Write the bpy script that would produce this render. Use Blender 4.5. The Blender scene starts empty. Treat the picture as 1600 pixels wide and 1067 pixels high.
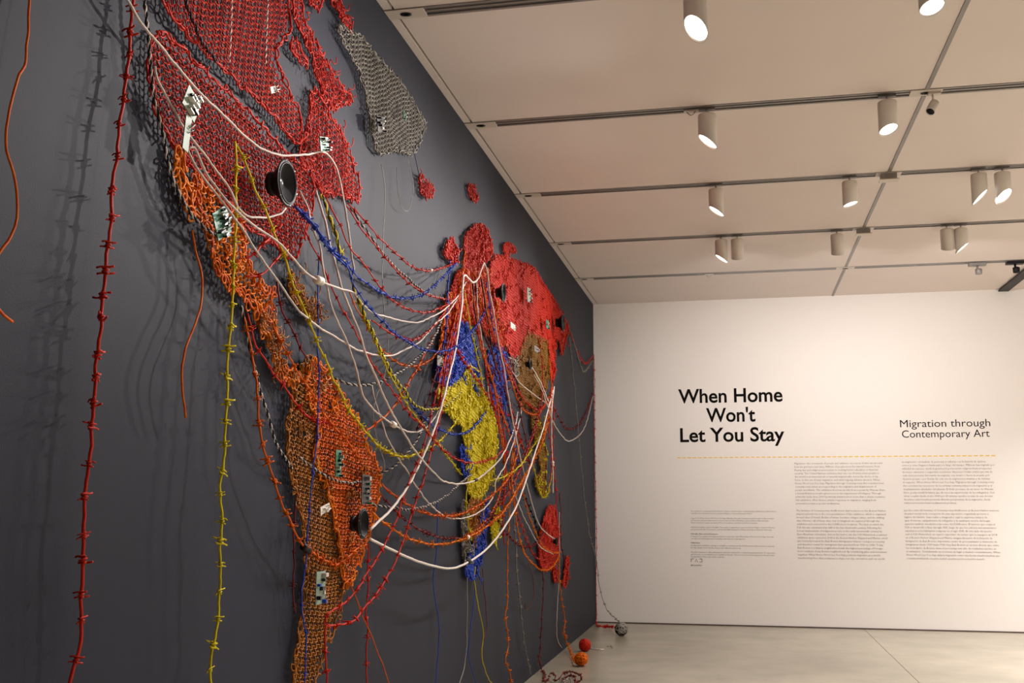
import bpy, math, random
import numpy as np
from mathutils import Matrix, Vector

random.seed(7)
RNG = np.random.default_rng(11)
SC = bpy.context.scene
COL = SC.collection

# ------------------------------------------------------------------ camera
F_PX, YAW, PITCH, ROLL = 1650.87, 0.207231, 0.153775, 0.00187952
CX, CH, DEPTH, HC = 1.82582, 1.50188, 14.03159, 4.2      # camera x, camera height, back wall y, ceiling height
cy_, sy_, cp_, sp_ = math.cos(YAW), math.sin(YAW), math.cos(PITCH), math.sin(PITCH)
FWD = np.array([-sy_*cp_, cy_*cp_, sp_])
r0 = np.array([cy_, sy_, 0.0]); u0 = np.cross(r0, FWD)
RGT = r0*math.cos(ROLL)+u0*math.sin(ROLL)
UPV = -r0*math.sin(ROLL)+u0*math.cos(ROLL)
CAM = np.array([CX, 0.0, CH])
cd = bpy.data.cameras.new('camera'); cd.sensor_width = 36.0; cd.lens = F_PX/1600*36; cd.clip_start = 0.05
co = bpy.data.objects.new('camera', cd); COL.objects.link(co)
co.matrix_world = Matrix(((RGT[0], UPV[0], -FWD[0], CX), (RGT[1], UPV[1], -FWD[1], 0), (RGT[2], UPV[2], -FWD[2], CH), (0, 0, 0, 1)))
SC.camera = co
w = bpy.data.worlds.new('world'); SC.world = w; w.use_nodes = True
w.node_tree.nodes['Background'].inputs[0].default_value = (1, .93, .85, 1)
w.node_tree.nodes['Background'].inputs[1].default_value = 0.02
SC.view_settings.view_transform = 'Standard'
SC.view_settings.look = 'None'
SC.view_settings.gamma = 1
SC.view_settings.use_curve_mapping = False
SC.view_settings.exposure = 0.0
E_ART, E_WASH, E_DOWN, E_BEHIND = 205.0, 165.0, 275.0, 900.0
WARM = (1.0, 0.93, 0.90)

def ray(px, py):
    return FWD + RGT*((px-800)/F_PX) - UPV*((py-533.5)/F_PX)
def on_x(px, py, x):       # point of the plane at distance x from the left wall
    d = ray(px, py); return CAM + d*((x-CX)/d[0])
def on_y(px, py, y):
    d = ray(px, py); return CAM + d*(y/d[1])
def on_z(px, py, z):
    d = ray(px, py); return CAM + d*((z-CH)/d[2])

# ------------------------------------------------------------------ helpers
def tag(o, label=None, cat=None, group=None, kind=None):
    if label: o['label'] = label
    if cat: o['category'] = cat
    if group: o['group'] = group
    if kind: o['kind'] = kind
    return o
def empty(name, loc=(0, 0, 0)):
    o = bpy.data.objects.new(name, None); COL.objects.link(o); o.location = loc
    o.empty_display_size = .05
    return o
def link(name, me, mat=None, parent=None):
    o = bpy.data.objects.new(name, me); COL.objects.link(o)
    if mat is not None and not me.materials: me.materials.append(mat)
    if parent: o.parent = parent
    return o

class QB:                  # quad builder, numpy, for wires
    def __init__(self): self.v = []; self.f = []; self.n = 0
    def add(self, v, f): self.v.append(v); self.f.append(f+self.n); self.n += len(v)
    def tube(self, pts, rad, sides=4, ref=None, cap=True):
        P = np.asarray(pts, float); n = len(P)
        if n < 2: return
        T = np.gradient(P, axis=0); T /= np.linalg.norm(T, axis=1, keepdims=True)+1e-12
        if ref is None:
            R = np.tile(np.array([1.0, 0, 0]), (n, 1)); bad = np.abs(T[:, 0]) > .92; R[bad] = (0, 0, 1)
        else: R = np.asarray(ref, float)
        N = np.cross(T, R); N /= np.linalg.norm(N, axis=1, keepdims=True)+1e-12
        B = np.cross(T, N)
        rr = np.full(n, rad, float) if np.isscalar(rad) else np.asarray(rad, float)
        if cap:
            P = np.vstack([P[:1], P, P[-1:]]); N = np.vstack([N[:1], N, N[-1:]]); B = np.vstack([B[:1], B, B[-1:]])
            rr = np.concatenate([[rr[0]*.05], rr, [rr[-1]*.05]]); n += 2
        a = np.arange(sides)*2*math.pi/sides+.4
        V = P[:, None, :]+rr[:, None, None]*(np.cos(a)[None, :, None]*N[:, None, :]+np.sin(a)[None, :, None]*B[:, None, :])
        i = np.arange(n-1)[:, None]*sides; j = np.arange(sides)[None, :]; k = (j+1) % sides
        Fq = np.stack([i+j, i+k, i+sides+k, i+sides+j], -1).reshape(-1, 4)
        self.add(V.reshape(-1, 3), Fq)
    def mesh(self, name, origin=(0, 0, 0)):
        me = bpy.data.meshes.new(name)
        if not self.v: return me
        V = np.concatenate(self.v)-np.asarray(origin, float); Fq = np.concatenate(self.f)
        me.vertices.add(len(V)); me.vertices.foreach_set('co', V.astype(np.float32).ravel())
        me.loops.add(len(Fq)*4); me.loops.foreach_set('vertex_index', Fq.astype(np.int32).ravel())
        me.polygons.add(len(Fq)); me.polygons.foreach_set('loop_start', np.arange(0, len(Fq)*4, 4, dtype=np.int32))
        me.polygons.foreach_set('use_smooth', np.ones(len(Fq), dtype=bool))
        me.update(calc_edges=True); me.validate()
        return me
    def build(self, name, mat, parent=None):
        off = np.array(parent.location) if parent else np.zeros(3)
        return link(name, self.mesh(name, off), mat, parent)

class PB:                  # polygon builder for boxes, lathes
    def __init__(self): self.v = []; self.f = []; self.sm = []
    def box(self, a, b, bev=0):
        x0, y0, z0 = a; x1, y1, z1 = b; n = len(self.v)
        self.v += [(x0, y0, z0), (x1, y0, z0), (x1, y1, z0), (x0, y1, z0), (x0, y0, z1), (x1, y0, z1), (x1, y1, z1), (x0, y1, z1)]
        for q in ((0, 3, 2, 1), (4, 5, 6, 7), (0, 1, 5, 4), (1, 2, 6, 5), (2, 3, 7, 6), (3, 0, 4, 7)):
            self.f.append(tuple(n+i for i in q)); self.sm.append(False)
        return self
    def lathe(self, prof, M=Matrix.Identity(4), seg=24, zfun=None, smooth=True, caps=True):
        n = len(self.v)
        for (r, z) in prof:
            for s in range(seg):
                a = 2*math.pi*s/seg; x, y = r*math.cos(a), r*math.sin(a)
                zz = z if zfun is None else zfun(x, y, z)
                self.v.append(tuple(M @ Vector((x, y, zz))))
        for i in range(len(prof)-1):
            for s in range(seg):
                t = (s+1) % seg
                self.f.append((n+i*seg+s, n+i*seg+t, n+(i+1)*seg+t, n+(i+1)*seg+s)); self.sm.append(smooth)
        if not caps: return self
        self.f.append(tuple(n+s for s in reversed(range(seg)))); self.sm.append(False)
        m = n+(len(prof)-1)*seg
        self.f.append(tuple(m+s for s in range(seg))); self.sm.append(False)
        return self
    def build(self, name, mat, parent=None, M=None):
        me = bpy.data.meshes.new(name); me.from_pydata(self.v, [], self.f); me.update()
        me.polygons.foreach_set('use_smooth', self.sm)
        o = link(name, me, mat, parent)
        if M is not None: o.matrix_local = M
        return o

# ------------------------------------------------------------------ materials
def mat(name, col, rough=.5, metal=0.0, var=None, vscale=20, bump=0, bscale=60, emit=None, estr=0, spec=.5):
    m = bpy.data.materials.new(name); m.use_nodes = True
    nt = m.node_tree; b = nt.nodes['Principled BSDF']
    b.inputs['Base Color'].default_value = (*col, 1); b.inputs['Roughness'].default_value = rough
    b.inputs['Metallic'].default_value = metal; b.inputs['Specular IOR Level'].default_value = spec
    tc = nt.nodes.new('ShaderNodeTexCoord')
    if var:
        nz = nt.nodes.new('ShaderNodeTexNoise'); nz.inputs['Scale'].default_value = vscale; nz.inputs['Detail'].default_value = 4
        cr = nt.nodes.new('ShaderNodeValToRGB'); cr.color_ramp.elements[0].position = .35; cr.color_ramp.elements[1].position = .65
        cr.color_ramp.elements[0].color = (*col, 1); cr.color_ramp.elements[1].color = (*var, 1)
        nt.links.new(tc.outputs['Object'], nz.inputs['Vector']); nt.links.new(nz.outputs['Fac'], cr.inputs['Fac'])
        nt.links.new(cr.outputs['Color'], b.inputs['Base Color'])
    if bump:
        n2 = nt.nodes.new('ShaderNodeTexNoise'); n2.inputs['Scale'].default_value = bscale; n2.inputs['Detail'].default_value = 6
        bp = nt.nodes.new('ShaderNodeBump'); bp.inputs['Strength'].default_value = bump; bp.inputs['Distance'].default_value = .01
        nt.links.new(tc.outputs['Object'], n2.inputs['Vector']); nt.links.new(n2.outputs['Fac'], bp.inputs['Height'])
        nt.links.new(bp.outputs['Normal'], b.inputs['Normal'])
    if emit:
        b.inputs['Emission Color'].default_value = (*emit, 1); b.inputs['Emission Strength'].default_value = estr
    return m
def floor_material():
    m = mat('polished_concrete', (.32, .30, .25), .26)
    nt = m.node_tree; b = nt.nodes['Principled BSDF']; tc = nt.nodes.new('ShaderNodeTexCoord')
    mp = nt.nodes.new('ShaderNodeMapping'); mp.inputs['Scale'].default_value = (1, 1, 1)
    n1 = nt.nodes.new('ShaderNodeTexNoise'); n1.inputs['Scale'].default_value = 1.3; n1.inputs['Detail'].default_value = 8; n1.inputs['Roughness'].default_value = .62
    n2 = nt.nodes.new('ShaderNodeTexVoronoi'); n2.inputs['Scale'].default_value = 9
    c1 = nt.nodes.new('ShaderNodeValToRGB')
    c1.color_ramp.elements[0].position = .3; c1.color_ramp.elements[0].color = (.285, .262, .200, 1)
    c1.color_ramp.elements[1].position = .7; c1.color_ramp.elements[1].color = (.41, .372, .285, 1)
    c2 = nt.nodes.new('ShaderNodeValToRGB')
    c2.color_ramp.elements[0].position = .04; c2.color_ramp.elements[0].color = (1, .95, .8, 1)
    c2.color_ramp.elements[1].position = .07; c2.color_ramp.elements[1].color = (0, 0, 0, 1)
    n3 = nt.nodes.new('ShaderNodeTexNoise'); n3.inputs['Scale'].default_value = 1.7
    c3 = nt.nodes.new('ShaderNodeValToRGB'); c3.color_ramp.elements[0].position = .55; c3.color_ramp.elements[1].position = .7
    mul = nt.nodes.new('ShaderNodeMath'); mul.operation = 'MULTIPLY'
    mx = nt.nodes.new('ShaderNodeMixRGB'); mx.inputs['Color2'].default_value = (.72, .66, .5, 1)
    for a in (n1, n2, n3): nt.links.new(tc.outputs['Object'], a.inputs['Vector'])
    nt.links.new(n1.outputs['Fac'], c1.inputs['Fac']); nt.links.new(n2.outputs['Distance'], c2.inputs['Fac'])
    nt.links.new(n3.outputs['Fac'], c3.inputs['Fac'])
    nt.links.new(c2.outputs['Color'], mul.inputs[0]); nt.links.new(c3.outputs['Color'], mul.inputs[1])
    nt.links.new(mul.outputs[0], mx.inputs['Fac']); nt.links.new(c1.outputs['Color'], mx.inputs['Color1'])
    nt.links.new(mx.outputs['Color'], b.inputs['Base Color'])
    return m
M = dict(
    dark_wall=mat('charcoal_wall_paint', (.0200, .0235, .0375), .62, spec=.16, var=(.0215, .025, .039), vscale=3, bump=.08, bscale=220),
    white_wall=mat('white_wall_paint', (.80, .765, .73), .7, bump=.04, bscale=160),
    ceil=mat('ceiling_paint', (.73, .645, .605), .8, var=(.715, .63, .59), vscale=2),
    ceil_edge=mat('ceiling_void', (.02, .018, .017), .9),
    floor=floor_material(),
    gap=mat('shadow_gap', (.06, .035, .03), .8),
    joint=mat('joint_filler', (.20, .15, .10), .8),
    track=mat('grey_track_metal', (.27, .25, .235), .45, metal=.2, var=(.23, .212, .20), vscale=6),
    track_in=mat('track_inside', (.17, .155, .145), .5, metal=.3),
    plate=mat('pale_plate', (.6, .53, .47), .5),
    black=mat('black_plastic', (.008, .008, .009), .5, spec=.25),
    cone=mat('speaker_cone_paper', (.014, .015, .017), .55, spec=.15),
    dust=mat('speaker_dust_cap', (.05, .052, .056), .2),
    lampw=mat('white_lamp_enamel', (.72, .67, .62), .4),
    lens=mat('lit_lens', (1, .95, .85), .3, emit=(1, .92, .80), estr=14),
    lens_dim=mat('lit_lens_side', (1, .95, .85), .3, emit=(1, .95, .88), estr=3),
    red=mat('red_insulation', (.42, .014, .007), .5, spec=.15, var=(.58, .032, .008), vscale=9),
    red2=mat('bright_red_insulation', (.55, .026, .009), .5, spec=.15, var=(.48, .018, .009), vscale=25),
    dred=mat('dark_red_insulation', (.20, .010, .012), .5, spec=.15, var=(.12, .012, .012), vscale=25),
    orange=mat('orange_insulation', (.78, .215, .004), .5, spec=.12, var=(.70, .13, .004), vscale=14),
    mixo=mat('orange_red_insulation', (.62, .078, .005), .5, spec=.12, var=(.66, .14, .005), vscale=30),
    brown=mat('brown_insulation', (.25, .092, .012), .5, spec=.15, var=(.42, .14, .015), vscale=18),
    olive=mat('olive_brown_insulation', (.17, .078, .010), .5, spec=.12, var=(.25, .11, .012), vscale=22),
    yellow=mat('yellow_insulation', (.66, .55, .007), .5, spec=.12, var=(.54, .43, .008), vscale=18),
    blue=mat('blue_insulation', (.018, .045, .36), .5, spec=.15, var=(.03, .08, .48), vscale=18),
    grey=mat('grey_insulation', (.27, .25, .21), .5, var=(.18, .165, .145), vscale=18),
    white=mat('white_insulation', (.80, .74, .68), .5, spec=.15),
    offw=mat('offwhite_insulation', (.55, .47, .42), .5, spec=.15, var=(.66, .58, .53), vscale=14),
    thin=mat('grey_thread', (.33, .31, .27), .5),
    blk=mat('black_insulation', (.012, .012, .014), .5, spec=.15),
    pcb=mat('green_circuit_board', (.03, .14, .08), .4, var=(.05, .20, .12), vscale=40),
    pcbp=mat('pale_green_circuit_board', (.26, .34, .26), .5, var=(.20, .28, .21), vscale=30),
    chip=mat('black_chip', (.012, .012, .014), .35),
    tin=mat('bare_metal', (.55, .53, .5), .3, metal=.9),
    cer=mat('white_ceramic', (.78, .73, .66), .35),
    txt=mat('black_vinyl', (.006, .005, .005), .8, spec=.05),
    txt2=mat('grey_print', (.20, .16, .15), .7),
    dash=mat('yellow_vinyl', (.85, .55, .06), .6),
)

# ------------------------------------------------------------------ room shell
XR, YB = 9.4, -4.5
T0, TS = 5.2755, 1.7764                       # first visible track and spacing
S1, S2 = 0.0563, 3.1281
def struct(o): o['kind'] = 'structure'; return o
struct(PB().box((-.2, YB-.2, -.15), (0, DEPTH+.2, HC+.25)).build('wall_left', M['dark_wall']))
struct(PB().box((0.0, DEPTH, -.15), (XR, DEPTH+.2, HC+.25)).build('wall_back', M['white_wall']))
struct(PB().box((XR, YB-.2, -.15), (XR+.2, DEPTH+.2, HC+.25)).build('wall_right', M['white_wall']))
struct(PB().box((0, YB-.2, -.15), (XR, YB, HC+.25)).build('wall_front', M['white_wall']))
# dark strip, shade of the recess under the white wall put into its colour
struct(PB().box((0.001, DEPTH-.012, 0), (XR, DEPTH, .014)).build('wall_foot_shade', M['gap']))
xj = on_z(1383, 1015, 0)[0]
fl = struct(empty('floor'))
PB().box((0, YB, -.15), (xj-.003, DEPTH, 0)).build('floor_slab', M['floor'], fl)
PB().box((xj+.003, YB, -.15), (XR, DEPTH, 0)).build('floor_slab', M['floor'], fl)
PB().box((xj-.003, YB, -.15), (xj+.003, DEPTH, -.004)).build('floor_joint', M['joint'], fl)
struct(PB().box((0, YB, HC+.13), (XR, DEPTH, HC+.2)).build('trim_1', M['ceil_edge']))      # dark soffit above the panels
cl = struct(empty('ceiling', (0, 0, HC)))
xs = [0, S1, S2, S2+(S2-S1), XR]
gapx = [0, .008, .014, .014, 0]
ys = [T0+TS*k for k in range(-5, 5)]
GW = .058                                      # half width of the slot that holds a track
for i in range(4):
    for j in range(len(ys)+1):
        y0 = YB if j == 0 else ys[j-1]+GW
        y1 = DEPTH if j == len(ys) else ys[j]-GW
        x0, x1 = xs[i]+gapx[i], xs[i+1]-gapx[i+1]
        if i == 0: x0 = 0.0005
        PB().box((x0, y0, 0), (x1, y1, .05)).build('ceiling_panel', M['ceil'], cl)

# lighting tracks
ordn = ['behind', 'behind', 'behind', 'behind', 'behind', 'nearest', 'second nearest', 'third', 'fourth', 'farthest']
lab = {5: 'grey lighting track nearest the camera, cut by the top edge of the photo',
       6: 'grey lighting track second from the camera, holding the tiny spotlight',
       7: 'grey lighting track with four white spotlights, middle one of five',
       8: 'grey lighting track with five white spotlights close to the back wall',
       9: 'grey lighting track farthest away, carrying no white cylinder spotlight'}
def track(k):
    y = ys[k]
    t = empty('light_track', (0, y, HC)); tag(t, lab.get(k, 'grey lighting track in the ceiling behind the camera'), 'track', 'ceiling lighting tracks')
    b = PB()
    b.box((.002, -GW+.001, -.004), (XR-.01, -GW+.022, .04)); b.box((.002, GW-.022, -.004), (XR-.01, GW-.001, .04))
    b.build('rail', M['track'], t)
    PB().box((.002, -GW+.022, .004), (XR-.01, GW-.022, .03)).build('channel', M['track_in'], t)
    PB().box((.003, -.010, -.002), (XR-.012, .010, .006)).build('conductor', M['track'], t)
    for xc in ((.10, .62), (S2, .20)):
        x0 = xc[0]-xc[1]*.5 if xc[0] > 1 else .003
        x1 = x0+(.20 if xc[0] > 1 else .22)
        p = PB().box((x0, -GW+.004, -.007), (x1, GW-.004, .006)).build('end_cover', M['plate'], t)
        xm = (x0+x1)/2
        PB().lathe([(.028, -.0085), (.034, -.0095), (.020, -.0095), (.014, -.0085)], Matrix.Translation((xm, 0, 0)) @ Matrix.Diagonal((1, .7, 1, 1)), 16).build('cable_hole', M['black'], p)
    return t
for k in range(len(ys)):
    if k >= 5: track(k)
t = empty('ceiling_rail', (S2, 0, HC)); tag(t, 'thin grey metal rail crossing the lighting tracks, running away to the back wall', 'rail')
for j in range(len(ys)+1):
    if j < 4: continue
    y0 = ys[j-1]+GW+.004; y1 = DEPTH-.004 if j == len(ys) else ys[j]-GW-.004
    PB().box((-.0135, y0, -.006), (.0135, y1, .03)).build('rail_section', M['track'], t)
for k in (7, 8):
    b = empty('junction_box', (S2, ys[k], HC-.008))
    tag(b, 'small grey box hung where the ceiling rail crosses the %s' % ('track with four spotlights' if k == 7 else 'track with five spotlights'), 'junction box', None)
    PB().box((-.06, -.05, -.05), (.06, .05, -.0005)).build('housing', M['track'], b)
    PB().lathe([(.004, -.056), (.022, -.056), (.022, -.05)], Matrix.Translation((.02, -.02, 0)), 12).build('screw_cap', M['black'], b)
    PB().box((-.075, -.06, -.058), (.075, .03, -.05)).build('bracket', M['plate'], b)
# flat black band under the ceiling at far right
xa = on_z(1566, 452, HC)[0]
o = PB().box((xa-.05, 2, -.030), (xa+.07, DEPTH-.002, -.0095)).build('ceiling_channel', M['black']); o.location.z = HC
tag(o, 'black beam under the ceiling at the far right above the white wall', 'band')

# ------------------------------------------------------------------ spotlights
def spot_lamp(loc, aim, watts, size=110, blend=.9, rad=.035, color=WARM):
    ld = bpy.data.lights.new('spot_bulb', 'SPOT'); ld.energy = watts; ld.spot_size = math.radians(size); ld.spot_blend = blend
    ld.shadow_soft_size = rad; ld.color = color
    lo = bpy.data.objects.new('spot_bulb', ld); COL.objects.link(lo)
    d = Vector(aim)-Vector(loc); lo.location = loc; lo.rotation_euler = d.to_track_quat('-Z', 'Y').to_euler()
    return lo
def fixture(label, px, py, k, cut, aim, watts, lens='lens', size=110, drop=.105, L=.20, R=.062, tan=None, blend=.9):
    y = ys[k]
    X = on_y(px, py, y)[0] if px is not None else py
    t = empty('spotlight', (X, y, HC)); tag(t, label, 'spotlight', 'white cylinder spotlights')
    PB().box((-.055, -.02, -.018), (.055, .02, .005)).build('track_adapter', M['track'], t)
    PB().lathe([(.006, -.05), (.006, -.018)], Matrix.Translation((0, 0, 0)), 10).build('stem', M['lampw'], t)
    zt, zb = -.045, -.045-L
    cx, cy = cut
    def zf(x, y_, z): return z if z > zb+.1 else z+(x*cx+y_*cy)
    b = PB(); b.lathe([(R*.78, zt-.0), (R*.96, zt-.006), (R, zt-.016), (R, zb), (R*.94, zb), (R*.94, zb+.02)], seg=28, zfun=zf)
    b.build('housing', M['lampw'], t)
    PB().lathe([(R*.1, zb+.016), (R*.93, zb+.016), (R*.93, zb+.012), (R*.1, zb+.012)], seg=28, zfun=zf).build('lens', M[lens], t)
    n = Vector((cx, cy, -1)).normalized()
    loc = Vector((X, y, HC+zb))+n*.05
    if watts: lo = spot_lamp(loc, aim, watts, size, blend)
    return t
A = 'white cylinder spotlight '
fixture(A+'glaring straight at the viewer, nearest track, left of centre', 1087, 35, 5, (-.55, -.75), (0, 2.7, 1.9), E_ART*1.2)
fixture(A+'cut by the top edge of the photo, nearest track', 1455, -10, 5, (.15, -.35), (3.2, 5.0, 0), E_DOWN, 'lens_dim')
fixture(A+'lit towards the wire wall, second track, far left', 1105, 196, 6, (-.8, -.15), (0, 4.6, 1.7), E_ART)
fixture(A+'pointing down beside the tiny dark spotlight', 1387, 178, 6, (.25, -.35), (3.6, 6.5, 0), E_DOWN, 'lens_dim')
fixture(A+'lit towards the wire wall, on the track with four', 1119, 313, 7, (-.75, -.1), (0, 6.6, 1.6), E_ART)
fixture(A+'pointing down just left of the ceiling rail, track with four', 1328, 298, 7, (.25, -.1), (3.6, 9.2, 0), E_DOWN, 'lens_dim')
fixture(A+'with slanted end, left one of the pair at upper right', 1530, 290, 7, (.95, -.28), (7, 9.5, 0), E_DOWN, 'lens_dim')
fixture(A+'shining brightly, right one of the pair at upper right', 1567, 287, 7, (.55, -.6), (7, 6, 0), E_DOWN*.6)
fixture(A+'lit towards the wire wall, fourth track, far left', 1127, 388, 8, (-.75, -.05), (0, 9.2, 1.5), E_ART*1.1)
fixture(A+'facing away, right beside the lit one left of centre', 1152, 386, 8, (.0, .5), (2.0, DEPTH, 1.5), E_WASH, size=118)
fixture(A+'facing away, alone left of the ceiling rail near the back wall', 1308, 377, 8, (.0, .5), (3.4, DEPTH, 1.5), E_WASH, size=118)
fixture(A+'facing away, left one of the far right pair', 1480, 372, 8, (.0, .5), (5.0, DEPTH, 1.5), E_WASH, size=118)
fixture(A+'lit on its slanted end, right one of the far right pair', 1502, 371, 8, (.85, -.1), (7, 10, 0), E_DOWN*.8)
# unseen fixtures added beyond the frame and behind the camera to brighten the room
for (lb, X, k, aim, e) in (('above the viewer, aimed at the left wall', 1.75, 4, (0, 1.9, 2.6), E_ART*.2), ('above the viewer, aimed at the floor', 4.4, 4, (4.6, 3.2, 0), E_BEHIND),
                        ('on the nearest track, far right', 6.6, 5, (6.6, 5.5, 0), E_BEHIND), ('on the third track, far right', 6.4, 7, (6.4, 8.9, 0), E_BEHIND), ('on the farthest track, beyond the black beam', 7.0, 9, (7, 12, 0), E_BEHIND)):
    fixture('white cylinder spotlight added out of view '+lb, None, X, k, (0, -.2), aim, e, 'lens_dim', size=130)

def small_lamp():
    t0 = on_y(1458, 160, ys[6])
    t = empty('mini_spotlight', (t0[0], ys[6], HC)); tag(t, 'tiny pale spotlight with dark opening beside the ceiling rail crossing', 'spotlight')
    PB().box((-.03, -.02, -.022), (.05, .02, -.001)).build('track_adapter', M['plate'], t)
    PB().lathe([(.007, -.07), (.007, -.02)], seg=10).build('stem', M['lampw'], t)
    R_ = Matrix.Translation((-.005, 0, -.105)) @ Matrix.Rotation(math.radians(28), 4, 'Y') @ Matrix.Rotation(math.radians(-25), 4, 'X')
    PB().lathe([(.02, .045), (.03, .04), (.032, -.05), (.027, -.05), (.026, -.03)], R_, 20).build('head', M['lampw'], t)
    PB().lathe([(.004, -.046), (.0265, -.046), (.0265, -.042), (.004, -.042)], R_, 20).build('lens', M['black'], t)
small_lamp()
def device(name, label, px, py, k, m, h=.10):
    p = on_y(px, py, ys[k]); t = empty(name, (p[0], ys[k], HC)); tag(t, label, 'sensor')
    PB().box((-.09, -.04, -.04), (.09, .04, -.0105)).build('base', m, t)
    PB().lathe([(.012, -.085), (.012, -.04)], seg=10).build('stem', m, t)
    PB().lathe([(.02, -h-.04), (.035, -h-.035), (.038, -h+.02), (.02, -h+.03)], Matrix.Translation((.01, 0, 0)), 16).build('head', m, t)
device('track_sensor', 'grey small device hanging from the farthest lighting track', 1527, 415, 9, M['track'])
device('track_sensor', 'black small device on the farthest track beside the black beam', 1586, 415, 9, M['black'])
for (px, py, k, lb) in ((1080, 172, 6, 'small bare metal clip on the second track beside the lit spotlight'), (1108, 428, 9, 'small bare wire clip on the farthest track')):
    p = on_y(px, py, ys[k]); t = empty('track_clip', (p[0], ys[k], HC)); tag(t, lb, 'clip')
    PB().box((-.05, -.015, -.018), (.05, .015, -.0075)).build('clip_body', M['plate'], t)
    q = QB(); q.tube([(p[0]-.03+.06*s, ys[k], HC-.018-.025*math.sin(math.pi*s)) for s in np.linspace(0, 1, 9)], .004, 6); q.build('hook', M['tin'], t)

# ------------------------------------------------------------------ wall lettering
DG = bpy.context.evaluated_depsgraph_get
def text_mesh(body, res=2, line=1.0, offset=0.0, extrude=0.0):
    cu = bpy.data.curves.new('t', 'FONT'); cu.body = body; cu.size = 1; cu.resolution_u = res; cu.space_line = line
    cu.offset = offset; cu.extrude = extrude
    ob = bpy.data.objects.new('t', cu); COL.objects.link(ob)
    bpy.context.view_layer.update()
    me = bpy.data.meshes.new_from_object(ob.evaluated_get(DG()))
    bpy.data.objects.remove(ob); bpy.data.curves.remove(cu)
    return me
YW = DEPTH-.0015
def bb(me):
    a = np.empty(len(me.vertices)*3); me.vertices.foreach_get('co', a); a = a.reshape(-1, 3); return a.min(0), a.max(0), a
def place_text(name, body, x0, x1, zbase, sx=None, sz=None, capz=None, mt=None, parent=None, right=False, **kw):
    me = text_mesh(body, **kw); lo, hi, a = bb(me)
    if sx is None: sx = (x1-x0)/(hi[0]-lo[0])
    if sz is None: sz = capz/0.73 if capz else sx
    off = np.array(parent.location) if parent else np.zeros(3)
    n = np.stack([x0+(a[:, 0]-lo[0])*sx, np.full(len(a), YW)-a[:, 2]*.5, zbase+a[:, 1]*sz], -1)-off
    me.vertices.foreach_set('co', n.ravel()); me.update()
    return link(name, me, mt, parent), sx, sz
def split_letters(o, name):
    me = o.data; n = len(me.vertices); par = list(range(n))
    def find(i):
        while par[i] != i: par[i] = par[par[i]]; i = par[i]
        return i
    for p_ in me.polygons:
        v = list(p_.vertices)
        for k in v[1:]: par[find(k)] = find(v[0])
    root = [find(i) for i in range(n)]; co_ = [v.co.copy() for v in me.vertices]; grp = {}
    for i in range(n): grp.setdefault(root[i], []).append(i)
    isl = sorted(([min(co_[i].x for i in g), max(co_[i].x for i in g), set(g)] for g in grp.values()), key=lambda a: a[0])
    out = []
    for a in isl:
        if out and a[0] < out[-1][1]-.35*(a[1]-a[0]): out[-1][1] = max(out[-1][1], a[1]); out[-1][2] |= a[2]
        else: out.append(a)
    for a in out:
        ids = sorted(a[2]); mp = {j: i for i, j in enumerate(ids)}
        fs = [tuple(mp[j] for j in p_.vertices) for p_ in me.polygons if p_.vertices[0] in a[2]]
        m2 = bpy.data.meshes.new(name); m2.from_pydata([co_[j] for j in ids], [], fs); m2.update()
        link(name, m2, me.materials[0], o.parent)
    bpy.data.objects.remove(o)
def wallp(px, py): return on_y(px, py, DEPTH)
p = wallp(1060, 700); t = empty('wall_title', (p[0], DEPTH, p[2])); tag(t, 'large black title lettering on the white wall, three lines', 'lettering')
for body, xa_, xb_, yl, yr, cap in (('When Home', 1060, 1223, 629.5, 627, 22.3), ("Won't", 1103.5, 1180.5, 659, 658, 22.3), ('Let You Stay', 1063, 1226, 690.5, 688.5, 22.3)):
    a, b = wallp(xa_, yl), wallp(xb_, yr); c = wallp(xa_, yl-cap)
    split_letters(place_text('letter', body, a[0], b[0], (a[2]+b[2])/2, capz=c[2]-a[2], mt=M['txt'], parent=t, res=4, offset=.019)[0], 'letter')
p = wallp(1405, 690); t = empty('wall_subtitle', (p[0], DEPTH, p[2])); tag(t, 'smaller black two-line subtitle on the white wall at right', 'lettering')
for body, xa_, xb_, yl, yr, cap in (('Migration through', 1406.5, 1547.5, 667.5, 665.8, 12), ('Contemporary Art', 1409.5, 1546.5, 684, 682, 12)):
    a, b = wallp(xa_, yl), wallp(xb_, yr); c = wallp(xa_, yl-cap)
    split_letters(place_text('letter', body, a[0], b[0], (a[2]+b[2])/2, capz=c[2]-a[2], mt=M['txt'], parent=t, res=3)[0], 'letter')
a, b = wallp(1058, 715.3), wallp(1558, 710); nd = 58; b_ = PB(); st = (b[0]-a[0])/nd
for i in range(nd):
    x = a[0]+st*i; b_.box((x, YW-.001, a[2]-.006), (x+st*.66, YW, a[2]+.006))
tag(b_.build('dashed_line', M['dash']), 'long yellow dashed line under the title lettering', 'wall graphic')
EN1 = """Migration—the movement of people and cultures—is a story of who we are and
how we got here over time. Millions of people move for myriad reasons, from
fleeing war and religious persecution to seeking better education or financial
security. The United Nations estimates that one out of every seven people in
the world is an international or internal migrant who moves by choice or by
force. In this era of mass migration, and amid ongoing debates about it, When
Home Won't Let You Stay: Migration through Contemporary Art considers how
contemporary artists are responding to the migration and displacement of
people worldwide. The exhibition borrows its title from a poem by Warsan Shire,
a Somali-British poet who gives voice to the experiences of refugees. Through
artworks made since 2000 by twenty artists born in more than a dozen countries,
this exhibition offers diverse artistic responses to migration, ranging from
personal accounts to poetic meditations."""
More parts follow.
